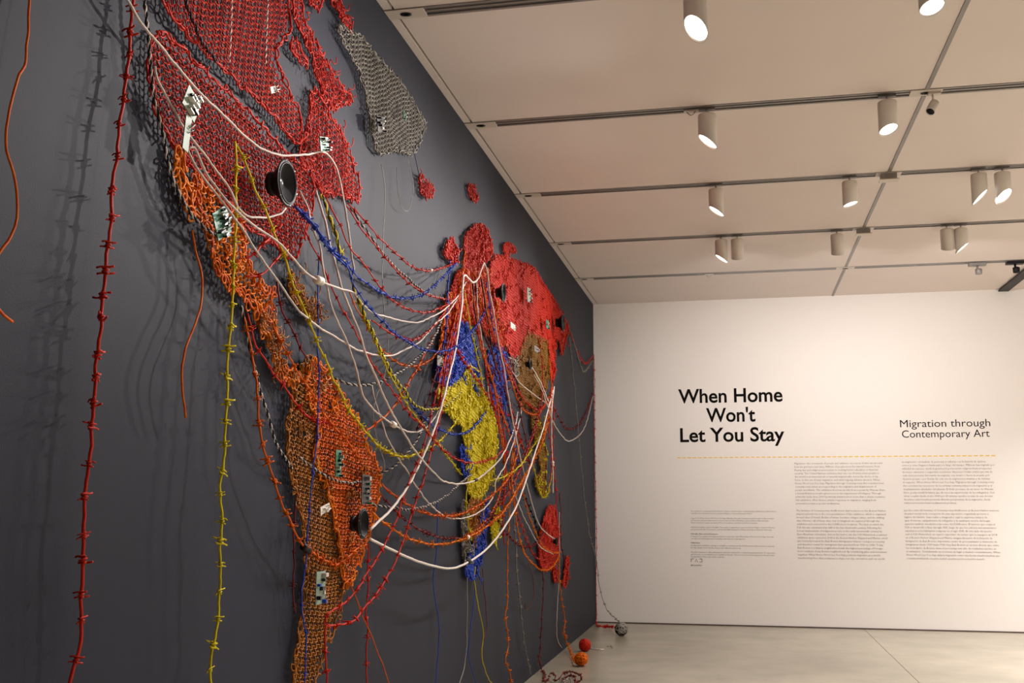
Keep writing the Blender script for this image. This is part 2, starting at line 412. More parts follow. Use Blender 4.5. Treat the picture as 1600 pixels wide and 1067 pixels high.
EN2 = """The Institute of Contemporary Art/Boston's dual locations on the Boston Harbor
played a pivotal role in the conceptualization of this exhibition, which is organized
around sites of transit. Bodies of water, borders, refugee camps, and the shifting
idea of home—all of these sites, real or imagined, are explored through this
exhibition and connected to the ICA/Boston's locations. The land on which the
ICA sits was constructed by infill in the late nineteenth century, following the
forced displacement of indigenous people in the early seventeenth century by
Euro-American colonialists. Across the harbor sits the ICA Watershed, a summer
exhibition space opened in 2018 in the Boston Harbor Shipyard and Marina, which
also formerly housed the East Boston Immigration Station—a major processing
and detention center for immigrants that operated from 1920 to 1954. Today,
East Boston is a diverse neighborhood with the highest percentage of foreign-
born residents of any Boston neighborhood. By considering place and movement
together, When Home Won't Let You Stay positions migration as a world-
transforming force that continues to shape our city, our nation, and our world."""
ES1 = """La migración—el traslado de personas y culturas—es la historia de quiénes
somos y cómo llegamos hasta aquí a lo largo del tiempo. Millones han migrado por
infinidad de razones, desde la guerra y la persecución religiosa hasta prospectos
de mejor educación o seguridad económica. Naciones Unidas estima que una de
cada siete personas del mundo ha migrado, sea dentro o fuera de su país, por
decisión propia o por fuerza. En esta era de migraciones masivas y de debates
al respecto, When Home Won't Let You Stay: Migration through Contemporary
Art considera las reacciones de los artistas contemporáneos a la migración y el
desplazamiento alrededor del planeta. El título proviene de un verso de Warsan
Shire, poeta somalí-británica que da voz a las experiencias de los refugiados. Con
obras creadas desde el año 2000 por 20 artistas nacidos en más de una docena
de países, esta muestra presenta diversas perspectivas de la migración, desde
relatos personales hasta meditaciones poéticas."""
ES2 = """Las dos sedes del Institute of Contemporary Art/Boston en Boston Harbor tuvieron
un papel crucial en la concepción de esta exposición, organizada en torno a
lugares de tránsito. Sean reales o imaginados, aquí se exploran cuerpos de
agua, fronteras, campamentos de refugiados y la cambiante noción del hogar,
aspectos también vinculados a las sedes del ICA/Boston. El terreno que ocupa el
ICA se desarrolló a fines del siglo XIX, luego de que los colonos euroamericanos
expulsaron a los habitantes indígenas en el siglo XVII. Al otro lado del puerto
está el ICA Watershed, un espacio expositivo de verano que se inauguró en 2018
en el Boston Harbor Shipyard and Marina, antigua ubicación de la Estación de
Inmigración de East Boston, importante centro de procesamiento y detención de
inmigrantes desde 1920 hasta 1954. Hoy East Boston es un área diversa que, entre
los vecindarios de Boston, tiene el porcentaje más alto de residentes nacidos en
el extranjero. Considerando las nociones de lugar y traslado conjuntamente, When
Home Won't Let You Stay sitúa la migración como una fuerza transformadora que
continúa moldeando nuestra ciudad, nuestra nación y nuestro mundo."""
CR = [(799.5, 'r', """The exhibition is organized by Ruth Erickson, Mannion Family Curator, and Eva Respini, Barbara Lee Chief Curator,
with Ellen Tani, Assistant Curator, and Anni Pullagura, Curatorial Research Fellow."""),
      (810.5, 'r', """Support for When Home Won't Let You Stay: Migration through Contemporary Art is generously provided
by Paul and Catherine Buttenwieser, Steve Corkin and Dan Maddalena, Jean and Pierre Massachusetts,
Kristen and Kent Lucken, the Henry Moore Foundation, and Mark and Marie Schwartz."""),
      (824.5, 'r', """Additional thanks to Jane's thoughts. Free audio is supported, in part, by Robert Nagle, a new title Boston
group from the Barr Foundation, and the Radcliffe Institute for Advanced Study at Harvard University."""),
      (835, 'b', "ICA talks, films, and performances"),
      (838.8, 'r', """A variety of programs are being presented in conjunction with When Home Won't Let You Stay. For a full
schedule and information about ticketing, visit icaboston.org/migration."""),
      (849, 'b', "Publication"),
      (853, 'r', """An illustrated exhibition catalogue is available to purchase in the ICA Store and online at icastore.org, year
by Yale. Essays, from ICA Associates, and online at icastore.org."""),
      (863.5, 'r', """The ICA is pleased to offer gallery guides and audio devices for our Spanish-speaking visitors. To experience
guided tours, or the exhibition are available in Spanish. Other tour times include large print text and tactile
interpretation. Please ask a visitor assistant."""),
      (884, 'b', "#HomeInArt")]
def column(label, items, wpx):
    (px, py) = items[0][0], items[0][1]; p = wallp(px, py)
    t = empty('wall_text', (p[0], DEPTH, p[2])); tag(t, label, 'lettering')
    for (px0, py0, px1, pyl, body) in items:
        a = wallp(px0, py0); b = wallp(px1, py0); c = wallp(px0, pyl)
        n = body.count('\n')
        me = text_mesh(body, res=1); lo, hi, _ = bb(me); sx = (b[0]-a[0])/(hi[0]-lo[0])
        kw = {}
        if n:
            pitch = (a[2]-c[2])/n
            sz = sx*1.04
            kw['line'] = pitch/sz
        else: sz = sx
        bpy.data.meshes.remove(me)
        place_text('paragraph', body, a[0], b[0], a[2], sx=sx, sz=sz, mt=M['txt2'], parent=t, res=1, **kw)
column('left block of fine English text under the yellow dashed line', [(1241, 725.5, 1381, 787.8, EN1), (1244, 799, 1385, 873, EN2)], 140)
column('right block of fine Spanish text under the yellow dashed line', [(1409, 723, 1554, 787, ES1), (1412.5, 798.5, 1560.5, 873.5, ES2)], 145)
p = wallp(1079, 799.5); t = empty('wall_text', (p[0], DEPTH, p[2])); tag(t, 'small block of finest credit text at lower left of the white wall', 'lettering')
wds = {799.5: 134, 810.5: 129, 824.5: 131, 838.8: 129, 853: 131, 863.5: 132}
for (py0, st_, body) in CR:
    wpx = wds.get(py0, {835: 42, 849: 14, 884: 17}.get(py0))
    a, b = wallp(1079.5, py0), wallp(1079.5+wpx, py0); c = wallp(1079.5, py0+3.55)
    me = text_mesh(body, res=1); lo, hi, _ = bb(me); sx = (b[0]-a[0])/(hi[0]-lo[0]); bpy.data.meshes.remove(me)
    place_text('paragraph', body, a[0], b[0], a[2], sx=sx, sz=sx*1.05, mt=M['txt2'], parent=t, res=1, line=(a[2]-c[2])/(sx*1.05), offset=.02 if st_ == 'b' else 0)
# three small pictogram marks below the credits
for i, px in enumerate((1080, 1086, 1093)):
    a = wallp(px, 878); b = wallp(px+4, 873); q = QB()
    x0, z0, x1, z1 = a[0], a[2], b[0], b[2]
    off = [((x0, z0), (x0, z1), (x1, z1)), ((x0, z0), ((x0+x1)/2, z1), (x1, z0)), ((x0, z1), (x1, z1), (x1, z0), (x0, z0))][i]
    q.tube([(u, YW-.002, v) for u, v in off], .003, 4); q.build('pictogram', M['txt2'], t)

# ------------------------------------------------------------------ knitted wire panels on the dark wall
def smooth_noise(a, b, seed, s=1.0):
    r = np.random.default_rng(seed); o = np.zeros_like(a)
    for k in range(5):
        f = s*(1.6**k); o += np.sin(a*f*r.uniform(.6, 1.4)+b*f*r.uniform(-1.2, 1.2)+r.uniform(0, 6.28))/(1.35**k)
    return o/2.4
def inside(P, u, v):
    c = np.zeros(u.shape, bool); n = len(P)
    for i in range(n):
        x0, y0 = P[i]; x1, y1 = P[(i+1) % n]
        if y0 == y1: continue
        c ^= ((y0 > v) != (y1 > v)) & (u < (x1-x0)*(v-y0)/(y1-y0)+x0)
    return c
SEED = [100]
def rounded(W, n=140):
    # plain rounded patch: soften the outline, keep its area and centre
    def area(P): return .5*abs(np.sum(P[:, 0]*np.roll(P[:, 1], -1)-np.roll(P[:, 0], -1)*P[:, 1]))
    D = np.vstack([W, W[:1]]); L = np.concatenate([[0], np.cumsum(np.linalg.norm(np.diff(D, axis=0), axis=1))])
    s = np.linspace(0, L[-1], n, endpoint=False); P = np.stack([np.interp(s, L, D[:, k]) for k in (0, 1)], -1)
    sg = min(.13, .03*L[-1])/(L[-1]/n); k = np.arange(n); k = np.minimum(k, n-k); g = np.exp(-.5*(k/sg)**2); g /= g.sum()
    Q = np.stack([np.real(np.fft.ifft(np.fft.fft(P[:, c])*np.fft.fft(g))) for c in (0, 1)], -1)
    return Q.mean(0)+(Q-Q.mean(0))*min(1.12, math.sqrt(area(W)/max(1e-6, area(Q))))
def panel(label, poly, m, h=.05, pu=.050, pv=.026, rad=.0027, ang=0.0, rows=False, border=True, seg=10, edge=None,
          scrib=0, scrib_m=None, cat='wire net', erad=.0045, holes=(), loop=.016):
    SEED[0] += 1; sd = SEED[0]; h = h*.42
    W = np.array([on_x(px, py, h) for px, py in poly])[:, 1:]
    W = rounded(W)
    hol = [np.array([on_x(px, py, h) for px, py in hp])[:, 1:] for hp in holes]
    ca, sa = math.cos(ang), math.sin(ang); R = np.array([[ca, sa], [-sa, ca]])
    U = W @ R.T
    cen = W.mean(0); t = empty('knitted_panel', (h, cen[0], W[:, 1].min())); tag(t, label, cat)
    lo, hi = U.min(0), U.max(0)
    nr = int((hi[1]-lo[1])/pv)+1
    QA = QB(); off = np.array(t.location)
    for k in range(nr):
        v0 = lo[1]+(k+.5)*pv
        n = int((hi[0]-lo[0])/pu*seg)+2
        s = np.linspace(0, (hi[0]-lo[0])/pu, n)
        u = lo[0]+pu*(s+.16*np.sin(4*math.pi*s))+(k % 2)*pu*.0
        v = v0+pv*.80*np.cos(2*math.pi*s)
        du = smooth_noise(u, v, sd, 5)*.016; dv = smooth_noise(u, v, sd+500, 6)*.011
        uu, vv = u+du, v+dv
        Y, Z = uu*ca-vv*sa, uu*sa+vv*ca
        x = h+.0045*np.sin(4*math.pi*s+1)+smooth_noise(u, v, sd+900, 7)*.007
        ins = inside(W, Y, Z)
        for hp in hol: ins &= ~inside(hp, Y, Z)
        idx = np.flatnonzero(np.diff(np.concatenate([[0], ins.view(np.int8), [0]])))
        P3 = np.stack([x, Y, Z], -1)
        for a, b in zip(idx[::2], idx[1::2]):
            if b-a > 3:
                q = QB() if rows else QA
                q.tube(P3[a:b], rad*RNG.uniform(.9, 1.12), 4, cap=False)
                if rows: q.build('wire_row', m, t)
    if not rows and QA.v: tag(QA.build('knit', m, t), kind='stuff')
    rr = np.random.default_rng(sd)
    def rim(Wp):
        D = np.vstack([Wp, Wp[:1]]); L = np.concatenate([[0], np.cumsum(np.linalg.norm(np.diff(D, axis=0), axis=1))])
        qe = QB(); n = max(12, int(L[-1]/.006))
        for rep in range(2):
            s = np.linspace(0, L[-1], n)
            y = np.interp(s, L, D[:, 0]); z = np.interp(s, L, D[:, 1])
            y = y+smooth_noise(s, s*0, sd+rep, 30)*.012; z = z+smooth_noise(s, s*0, sd+7+rep, 30)*.010
            lr = loop*(1+.5*smooth_noise(s, s*0, sd+11+rep, 25)) if rep else loop*.35
            ph = s/(.045 if rep else .09)*2*math.pi
            y = y+lr*np.cos(ph); z = z+lr*np.sin(ph)
            x = h+.006+.006*np.sin(ph*.7+rep)+.004*rep
            qe.tube(np.stack([x+0*s, y, z], -1), erad*(1 if rep == 0 else .75), 5)
        return qe
    if border:
        rim(W).build('border_wire', edge or m, t)
        for hp in hol: rim(hp).build('border_wire', edge or m, t)
    if scrib:
        qs = QB(); lo2, hi2 = W.min(0), W.max(0); c = 0
        while c < scrib*.45:
            y, z = rr.uniform(lo2[0], hi2[0]), rr.uniform(lo2[1], hi2[1])
            if not inside(W, np.array([y]), np.array([z]))[0]: continue
            s = np.linspace(0, rr.uniform(1.2, 2.4)*2*math.pi, 14); a = rr.uniform(.007, .018); bq = rr.uniform(.007, .018); p0 = rr.uniform(0, 6)
            dr = rr.uniform(-.006, .006, 2)
            qs.tube(np.stack([h+.008+.006*np.sin(s*.6+p0)+.002*s, y+a*np.cos(s+p0)+dr[0]*s, z+bq*np.sin(s+p0)+dr[1]*s], -1), rad*.9, 4); c += 1
        tag(qs.build('tangle', scrib_m or m, t), kind='stuff')
    return t

panel('large bright red net panel left of the diagonal gap, behind the big speaker',
      [(241, 33), (257, 50), (284, 81), (316, 112), (344, 137), (376, 168), (405, 194), (430, 224), (449, 247), (480, 262), (492, 290), (490, 318), (478, 340), (468, 365), (464, 385), (464, 408), (457, 420), (446, 402), (432, 380), (412, 370), (395, 362), (374, 350), (352, 322), (325, 290), (300, 262), (284, 242), (268, 236), (252, 203), (238, 168), (230, 130), (227, 90), (230, 60)],
      M['red'], h=.055, ang=.12, rows=True, edge=M['red2'], loop=.008)
panel('large deep red net panel at the top, right of the diagonal gap',
      [(232, -30), (250, 8), (266, 30), (283, 45), (308, 69), (333, 92), (358, 117), (388, 144), (412, 162), (436, 190), (451, 218), (458, 236), (470, 230), (475, 208), (470, 184), (467, 170), (455, 155), (441, 131), (427, 101), (420, 88), (421, 70), (432, 58), (455, 62), (456, 30), (447, 10), (444, -30)],
      M['red'], h=.06, ang=-.10, rows=True, edge=M['red2'], loop=.008)
panel('red net lobe right of the big speaker with a green board on it',
      [(484, 135), (492, 135), (501, 152), (509, 170), (514, 192), (524, 195), (532, 203), (538, 225), (544, 250), (554, 256), (557, 275), (562, 300), (562, 314), (555, 320), (545, 308), (530, 300), (512, 303), (494, 303), (492, 285), (480, 258), (458, 243), (472, 232), (476, 212), (478, 187), (486, 183), (482, 160)],
      M['red'], h=.05, rows=True, edge=M['red2'], scrib=90, scrib_m=M['red2'])
panel('narrow red net strip right of the top red panels',
      [(452, -25), (470, -25), (468, 20), (474, 45), (487, 50), (491, 68), (498, 84), (508, 95), (516, 115), (526, 126), (533, 138), (545, 148), (551, 158), (538, 161), (531, 152), (529, 166), (520, 176), (511, 165), (504, 145), (496, 126), (488, 116), (489, 100), (485, 78), (474, 58), (462, 48), (456, 25)],
      M['red2'], h=.05, edge=M['red2'], scrib=60, loop=.014)
panel('small red net tongue hanging in the grey bay beside the deep red panel', [(455, 62), (462, 67), (470, 82), (477, 99), (474, 103), (466, 93), (456, 84), (452, 72)], M['red2'], h=.05, loop=.012)
panel('small red net scrap cut by the top edge, left of the grey net', [(474, -20), (502, -20), (497, 16), (489, 12), (482, 4)], M['red2'], h=.05, loop=.012)
panel('thin red net strip at the top beside the tip of the grey net', [(510, -20), (522, -20), (531, 10), (540, 28), (549, 42), (541, 43), (531, 28), (520, 8)], M['red2'], h=.05, loop=.012, scrib=20)
panel('pale grey knitted net panel hanging alone near the ceiling',
      [(517, 31), (523, 30), (531, 46), (547, 50), (565, 56), (573, 68), (581, 84), (593, 98), (605, 105), (618, 121), (631, 139), (645, 160), (648, 173), (661, 188), (669, 197), (657, 200), (656, 222), (651, 228), (649, 240), (637, 243), (626, 234), (615, 237), (606, 227), (599, 241), (594, 254), (585, 241), (578, 218), (574, 190), (579, 172), (570, 157), (568, 131), (563, 110), (555, 97), (542, 81), (531, 66), (526, 48), (519, 39)],
      M['grey'], h=.05, rows=True, pu=.052, pv=.027, rad=.0036, loop=.010)
panel('small red net scrap below the grey net, left one of two', [(652, 275), (660, 277), (664, 287), (674, 292), (676, 304), (668, 309), (658, 304), (655, 290)], M['red2'], h=.04, scrib=14)
panel('small red net scrap alone on the dark wall, nearer the ceiling', [(730, 290), (737, 290), (741, 300), (746, 311), (740, 315), (733, 308)], M['red2'], h=.04, scrib=10)
panel('narrow orange net loop along the left edge of the red panel', [(270, 238), (281, 242), (287, 253), (284, 268), (291, 292), (299, 324), (308, 338), (301, 340), (290, 327), (280, 304), (274, 270)], M['orange'], h=.06, loop=.022, erad=.0055)
panel('orange net panel at lower left under the red panels',
      [(293, 269), (299, 269), (308, 282), (321, 287), (332, 298), (343, 312), (357, 326), (368, 342), (380, 362), (381, 391), (386, 414), (396, 445), (408, 453), (430, 449), (427, 461), (418, 478), (410, 496), (398, 490), (386, 467), (371, 459), (357, 447), (340, 436), (332, 414), (332, 391), (324, 374), (320, 352), (312, 332), (299, 298), (293, 282)],
      M['orange'], h=.06, pu=.06, pv=.03, rad=.0038, ang=.3, rows=True, edge=M['mixo'], scrib=40, loop=.02, erad=.005)
panel('thin orange net neck joining the orange panel to the brown one', [(394, 472), (408, 490), (423, 500), (433, 518), (437, 540), (432, 548), (438, 573), (450, 578), (462, 582), (460, 597), (444, 597), (432, 585), (424, 555), (416, 527), (402, 512), (393, 492)],
      M['orange'], h=.06, scrib=90, scrib_m=M['brown'], loop=.02, edge=M['orange'], erad=.005)
panel('brown net scraps beside the yellow wire above the brown panel', [(447, 432), (456, 427), (463, 445), (470, 462), (484, 470), (499, 478), (497, 500), (482, 497), (466, 482), (455, 462)], M['brown'], h=.05, scrib=70, loop=.018)
panel('long brown net panel tapering to the bottom edge of the photo',
      [(462, 578), (470, 558), (484, 546), (493, 556), (498, 580), (478, 600), (476, 625), (492, 645), (506, 660), (490, 690), (480, 712), (492, 738), (508, 755), (518, 790), (520, 832), (535, 872), (528, 905), (540, 930), (531, 955), (522, 970), (510, 997), (501, 1017), (489, 1041), (486, 1110), (452, 1110), (455, 1041), (459, 1002), (471, 958), (477, 898), (480, 839), (468, 803), (456, 765), (448, 719), (439, 688), (442, 663), (451, 643), (459, 632), (460, 604)],
      M['brown'], h=.05, pu=.05, pv=.028, rad=.0033, ang=-.1, rows=True, edge=M['brown'], loop=.016, holes=[[(462, 668), (470, 664), (480, 682), (474, 690), (466, 682)]])
panel('bright orange net panel beside the brown one, holding the lower speaker',
      [(484, 550), (496, 560), (500, 578), (513, 588), (525, 592), (525, 618), (540, 632), (553, 651), (566, 682), (574, 713), (594, 727), (596, 747), (592, 768), (580, 800), (578, 833), (562, 863), (552, 895), (538, 932), (528, 905), (536, 872), (522, 832), (520, 790), (508, 752), (492, 735), (480, 710), (500, 680), (506, 655), (480, 642), (472, 612), (474, 580)],
      M['mixo'], h=.07, pu=.05, pv=.028, rad=.0036, ang=-.05, rows=True, edge=M['orange'], loop=.018, scrib=60, scrib_m=M['brown'], holes=[[(515, 632), (523, 628), (525, 638), (518, 642)]])
# far group
FAR = dict(pu=.046, pv=.025, rad=.0046, seg=7, loop=.016, erad=.0055)
panel('small red net scrap left of the tall red net on the far group', [(702, 373), (707, 374), (711, 388), (714, 408), (704, 411), (701, 403), (692, 401), (693, 387)], M['red2'], h=.05, scrib=25, **FAR)
panel('tall red net panel with rounded top on the far group', [(737, 356), (749, 351), (760, 360), (764, 375), (770, 389), (764, 403), (751, 411), (746, 425), (737, 428), (723, 416), (726, 391), (723, 370)], M['red2'], h=.05, scrib=120, **FAR)
panel('small rounded red net scrap just above the large far red net', [(784, 385), (792, 380), (805, 389), (804, 395), (795, 392), (793, 405), (789, 405), (787, 394)], M['red2'], h=.05, **FAR)
panel('large bright red net panel on the far group nearest the white wall',
      [(760, 424), (766, 406), (779, 397), (789, 407), (802, 407), (814, 412), (827, 417), (837, 421), (842, 436), (855, 454), (865, 469), (873, 484), (883, 502), (889, 512), (882, 530), (878, 556), (874, 560), (875, 530), (866, 522), (868, 540), (864, 563), (868, 575), (862, 596), (856, 590), (858, 558), (854, 530), (842, 530), (822, 517), (815, 545), (802, 563), (792, 553), (787, 527), (782, 494), (772, 472), (764, 441)],
      M['red2'], h=.05, scrib=220, **{**FAR, 'rad': .0052})
panel('dense tangled red and brown net behind the white cables', [(705, 440), (722, 418), (738, 428), (752, 412), (762, 430), (768, 460), (778, 495), (788, 545), (775, 545), (760, 520), (742, 500), (728, 505), (712, 500), (703, 470)], M['red'], h=.05, scrib=260, scrib_m=M['mixo'], **FAR)
panel('brown net panel below the large far red net', [(822, 519), (842, 530), (855, 532), (858, 558), (856, 590), (848, 623), (834, 637), (815, 632), (806, 590), (808, 558), (815, 543)], M['olive'], h=.055, scrib=90, **{**FAR, 'rad': .0050})
panel('blue net panel above the yellow one', [(716, 502), (730, 512), (741, 535), (746, 560), (748, 600), (750, 618), (735, 600), (730, 578), (715, 594), (702, 604), (690, 602), (678, 592), (681, 565), (692, 540), (705, 520)], M['blue'], h=.05, scrib=150, ang=1.4, **{**FAR, 'rad': .0052})
panel('tall yellow net panel in the middle of the far group', [(732, 571), (744, 602), (751, 612), (768, 640), (777, 678), (775, 703), (768, 737), (754, 775), (734, 779), (725, 755), (730, 703), (720, 689), (725, 664), (709, 654), (692, 640), (680, 619), (678, 599), (692, 612), (713, 605)], M['yellow'], h=.06, scrib=260, ang=1.45, **{**FAR, 'rad': .0052})
panel('narrow blue net strip at the left of the yellow net', [(716, 698), (729, 700), (727, 750), (722, 740)], M['blue'], h=.05, scrib=25, **FAR)
panel('blue net tip at the bottom of the far group', [(756, 782), (762, 800), (755, 838), (752, 869), (742, 900), (728, 904), (725, 883), (734, 859), (744, 838), (750, 810)], M['blue'], h=.05, scrib=70, ang=1.4, **{**FAR, 'rad': .0052})
panel('thin grey net strip beside the blue tip', [(720, 785), (727, 790), (729, 838), (734, 858), (726, 884), (721, 845)], M['grey'], h=.05, scrib=50, **FAR)
panel('small brown net patch between the yellow net and the blue tip', [(729, 783), (754, 783), (751, 827), (740, 840), (731, 835)], M['brown'], h=.05, scrib=50, **FAR)
panel('small yellow net strip hanging apart right of the blue tip', [(776, 784), (780, 807), (774, 848), (767, 845), (766, 831), (772, 803)], M['yellow'], h=.05, scrib=30, ang=1.4, **FAR)
panel('dark blue net panel tangled between yellow and brown nets', [(768, 545), (782, 545), (792, 558), (795, 572), (792, 600), (787, 632), (777, 656), (769, 622), (763, 588), (761, 552)], M['blue'], h=.05, scrib=90, scrib_m=M['dred'], ang=1.4, **FAR)
panel('red leaf shaped net panel low at the right of the far group', [(857, 789), (868, 800), (872, 841), (873, 862), (867, 880), (848, 892), (841, 880), (841, 845), (845, 824), (850, 807)], M['red2'], h=.05, scrib=120, **{**FAR, 'rad': .0052})
panel('thin red net strip nearest the corner, low down', [(884, 871), (888, 871), (885, 900), (883, 916), (878, 914), (881, 890)], M['red2'], h=.04, scrib=14, **FAR)
panel('tiny red net scrap under the red leaf shaped net', [(863, 888), (869, 888), (869, 908), (864, 908)], M['red2'], h=.04, scrib=8, **FAR)
panel('narrow brown net strip right of the yellow net and below the brown net', [(830, 640), (842, 650), (850, 690), (853, 720), (850, 745), (853, 775), (840, 770), (832, 745), (845, 740), (838, 700), (828, 665)], M['olive'], h=.05, scrib=60, scrib_m=M['yellow'], **FAR)
panel('grey tangled net knot between blue and brown nets', [(792, 560), (804, 562), (806, 580), (800, 596), (793, 585)], M['grey'], h=.06, scrib=40, **FAR)
panel('upright orange and red net ribs left of the white cables', [(694, 470), (702, 455), (706, 480), (700, 520), (694, 560), (686, 590), (684, 560), (690, 510)], M['mixo'], h=.055, scrib=60, **FAR)

# ------------------------------------------------------------------ wires
def spline(P, step):
    P = np.asarray(P, float); Q = np.vstack([2*P[0]-P[1], P, 2*P[-1]-P[-2]]); out = []
    for i in range(1, len(Q)-2):
        a, b, c, d = Q[i-1], Q[i], Q[i+1], Q[i+2]
        n = max(2, int(np.linalg.norm(c-b)/step)); t = np.linspace(0, 1, n, endpoint=False)[:, None]
        out.append(.5*((2*b)+(-a+c)*t+(2*a-5*b+4*c-d)*t*t+(-a+3*b-3*c+d)*t**3))
    out.append(P[-1:]); return np.concatenate(out)
def barb_geo(r, sides=4):
    q = QB(); s = np.linspace(0, 2.2*2*math.pi, 14)
    q.tube(np.stack([1.35*r*np.cos(s), 1.35*r*np.sin(s), (s/s[-1]-.5)*r*3.4], -1), r*.55, sides, ref=np.tile([0, 0, 1.0], (14, 1)))
    for zz, yy, a in ((-1.3*r, 1.2*r, .12), (1.3*r, -1.2*r, -.15)):
        L = max(.015, r*3.8)
        q.tube([(-L, yy-a*L, zz+.15*L), (-.5*L, yy, zz), (.5*L, yy, zz), (L, yy+a*L, zz-.12*L)], r*.5, sides, ref=np.tile([0, 0, 1.0], (4, 1)))
    return np.concatenate(q.v), np.concatenate(q.f)
BM = {}
def frame(T, roll):
    T = T/np.linalg.norm(T); R = np.array([0, 1.0, 0]) if abs(T[1]) < .9 else np.array([0, 0, 1.0])
    X = np.cross(R, T); X /= np.linalg.norm(X); Y = np.cross(T, X)
    c, s = math.cos(roll), math.sin(roll)
    return np.stack([c*X+s*Y, -s*X+c*Y, T], 1)
def wire(label, pts, m, h=(.07, .20, .07), r=.004, barbs=0, single=False, twist=None, jit=.004, cat='wire', name=None, extra=(), world=None, group=None, start=.05):
    if world is None:
        d = np.concatenate([[0], np.cumsum(np.linalg.norm(np.diff(np.array(pts, float), axis=0), axis=1))]); d /= d[-1]
        h = [v*.62 for v in h]
        hs = h[0]*(1-d)+h[2]*d+(h[1]-.5*(h[0]+h[2]))*4*d*(1-d)
        W = [on_x(px, py, max(.02, hh)) for (px, py), hh in zip(pts, hs)]
    else: W = world
    C = spline(W, .018)
    L = np.concatenate([[0], np.cumsum(np.linalg.norm(np.diff(C, axis=0), axis=1))])
    SEED[0] += 1
    if jit:
        for ax in range(3):
            nz = smooth_noise(L, L*0, SEED[0]*3+ax, 22)*jit
            C[:, ax] += nz
    C[:, 0] = np.maximum(C[:, 0], r*1.2+.002)
    C[:, 2] = np.maximum(C[:, 2], r*1.2)
    t = empty(name or ('barbed_wire' if barbs else 'cable'), tuple(C[0])); tag(t, label, cat, group)
    if twist:
        m2, amp, pitch = twist
        T = np.gradient(C, axis=0); T /= np.linalg.norm(T, axis=1, keepdims=True)+1e-9
        nn = int(L[-1]/.010)+2; s = np.linspace(0, L[-1], nn)
        C2 = np.stack([np.interp(s, L, C[:, k]) for k in range(3)], -1); T2 = np.stack([np.interp(s, L, T[:, k]) for k in range(3)], -1)
        N = np.cross(T2, [1.0, .2, .1]); N /= np.linalg.norm(N, axis=1, keepdims=True)+1e-9; B = np.cross(T2, N)
        for kk, mm in ((0, m), (1, m2)):
            ph = s/pitch*2*math.pi+kk*math.pi
            q = QB(); q.tube(C2+amp*(np.cos(ph)[:, None]*N+np.sin(ph)[:, None]*B), r*(1 if kk == 0 else .72), 5); q.build('strand', mm, t)
    else:
        q = QB(); rr = r*.86*(1+.06*smooth_noise(L, L*0, SEED[0], 60)) if barbs else r
        q.tube(C, rr, 6); q.build('cord', m, t)
    if barbs:
        key = (round(r, 4)); V, Fq = barb_geo(r); s = start+RNG.uniform(0, barbs*.6); qa = QB()
        if single:
            kb = ('s', key, m.name)
            if kb not in BM:
                qb = QB(); qb.add(V, Fq); me = qb.mesh('barb'); me.materials.append(m); BM[kb] = me
        while s < L[-1]-.02:
            p = np.array([np.interp(s, L, C[:, k]) for k in range(3)]); i = min(len(C)-2, int(np.searchsorted(L, s)))
            T = C[i+1]-C[max(0, i-1)]; Fm = frame(T, RNG.uniform(0, 6.28)); sc = RNG.uniform(.75, 1.2)
            if single:
                o = link('barb', BM[kb], None, t); Mx = Matrix([list(Fm[0]*sc)+[0], list(Fm[1]*sc)+[0], list(Fm[2]*sc)+[0], [0, 0, 0, 1]])
                o.matrix_local = Matrix.Translation(Vector(p)-t.location) @ Mx
            else:
                vv = (V*sc) @ Fm.T+p; vv[:, 0] = np.maximum(vv[:, 0], .003); qa.add(vv, Fq)
            s += barbs*RNG.uniform(.75, 1.25)
        if qa.v: tag(qa.build('barbs', m, t), kind='stuff')
    for (kind, fr, sz) in extra:
        s = fr*L[-1]; p = np.array([np.interp(s, L, C[:, k]) for k in range(3)]); i = min(len(C)-2, int(np.searchsorted(L, s)))
        Fm = frame(C[i+1]-C[max(0, i-1)], .3)
        Mx = Matrix([list(Fm[0])+[0], list(Fm[1])+[0], list(Fm[2])+[0], [0, 0, 0, 1]])
        R_, Ln = sz
        b = PB().lathe([(R_*.55, -Ln), (R_*.95, -Ln*.85), (R_, -Ln*.4), (R_*.82, -Ln*.06), (R_*.82, Ln*.06), (R_, Ln*.4), (R_*.95, Ln*.85), (R_*.55, Ln)], Mx, 14)
        b.build('connector' if kind != 'blk' else 'splice', M[kind], t, Matrix.Translation(Vector(p)-t.location))
    return t
V_ = 'vertical '
wire('thin smooth red wire curling at the far left edge', [(45, -25), (45, 0), (43, 60), (39, 102), (30, 115), (18, 160), (10, 200), (10, 235), (20, 270), (27, 310), (27, 340), (18, 368), (0, 393), (-14, 425), (-12, 465), (0, 487), (19, 503)], M['mixo'], h=(.05, .10, .07), r=.0038, jit=.002)
wire('long red barbed wire hanging vertically at far left', [(210, -25), (208, 0), (204, 45), (200, 97), (195, 142), (186, 202), (181, 251), (175, 309), (171, 362), (165, 416), (165, 435), (159, 480), (154, 540), (149, 590), (146, 639), (141, 697), (136, 752), (131, 806), (129, 875), (128, 935), (126, 990), (113, 1052), (109, 1072), (106, 1130)], M['red2'], h=(.07, .09, .09), r=.0062, barbs=.085, single=True, jit=.004)
wire('yellow barbed wire hanging vertically in front of the orange net', [(367, 222), (369, 270), (369, 320), (367, 375), (365, 415), (364, 460), (361, 500), (357, 540), (355, 600), (353, 655), (349, 726), (344, 767), (346, 830), (343, 908), (342, 959), (333, 1004), (330, 1045), (329, 1072), (328, 1140)], M['yellow'], h=(.08, .14, .12), r=.0055, barbs=.085, single=True, jit=.004)
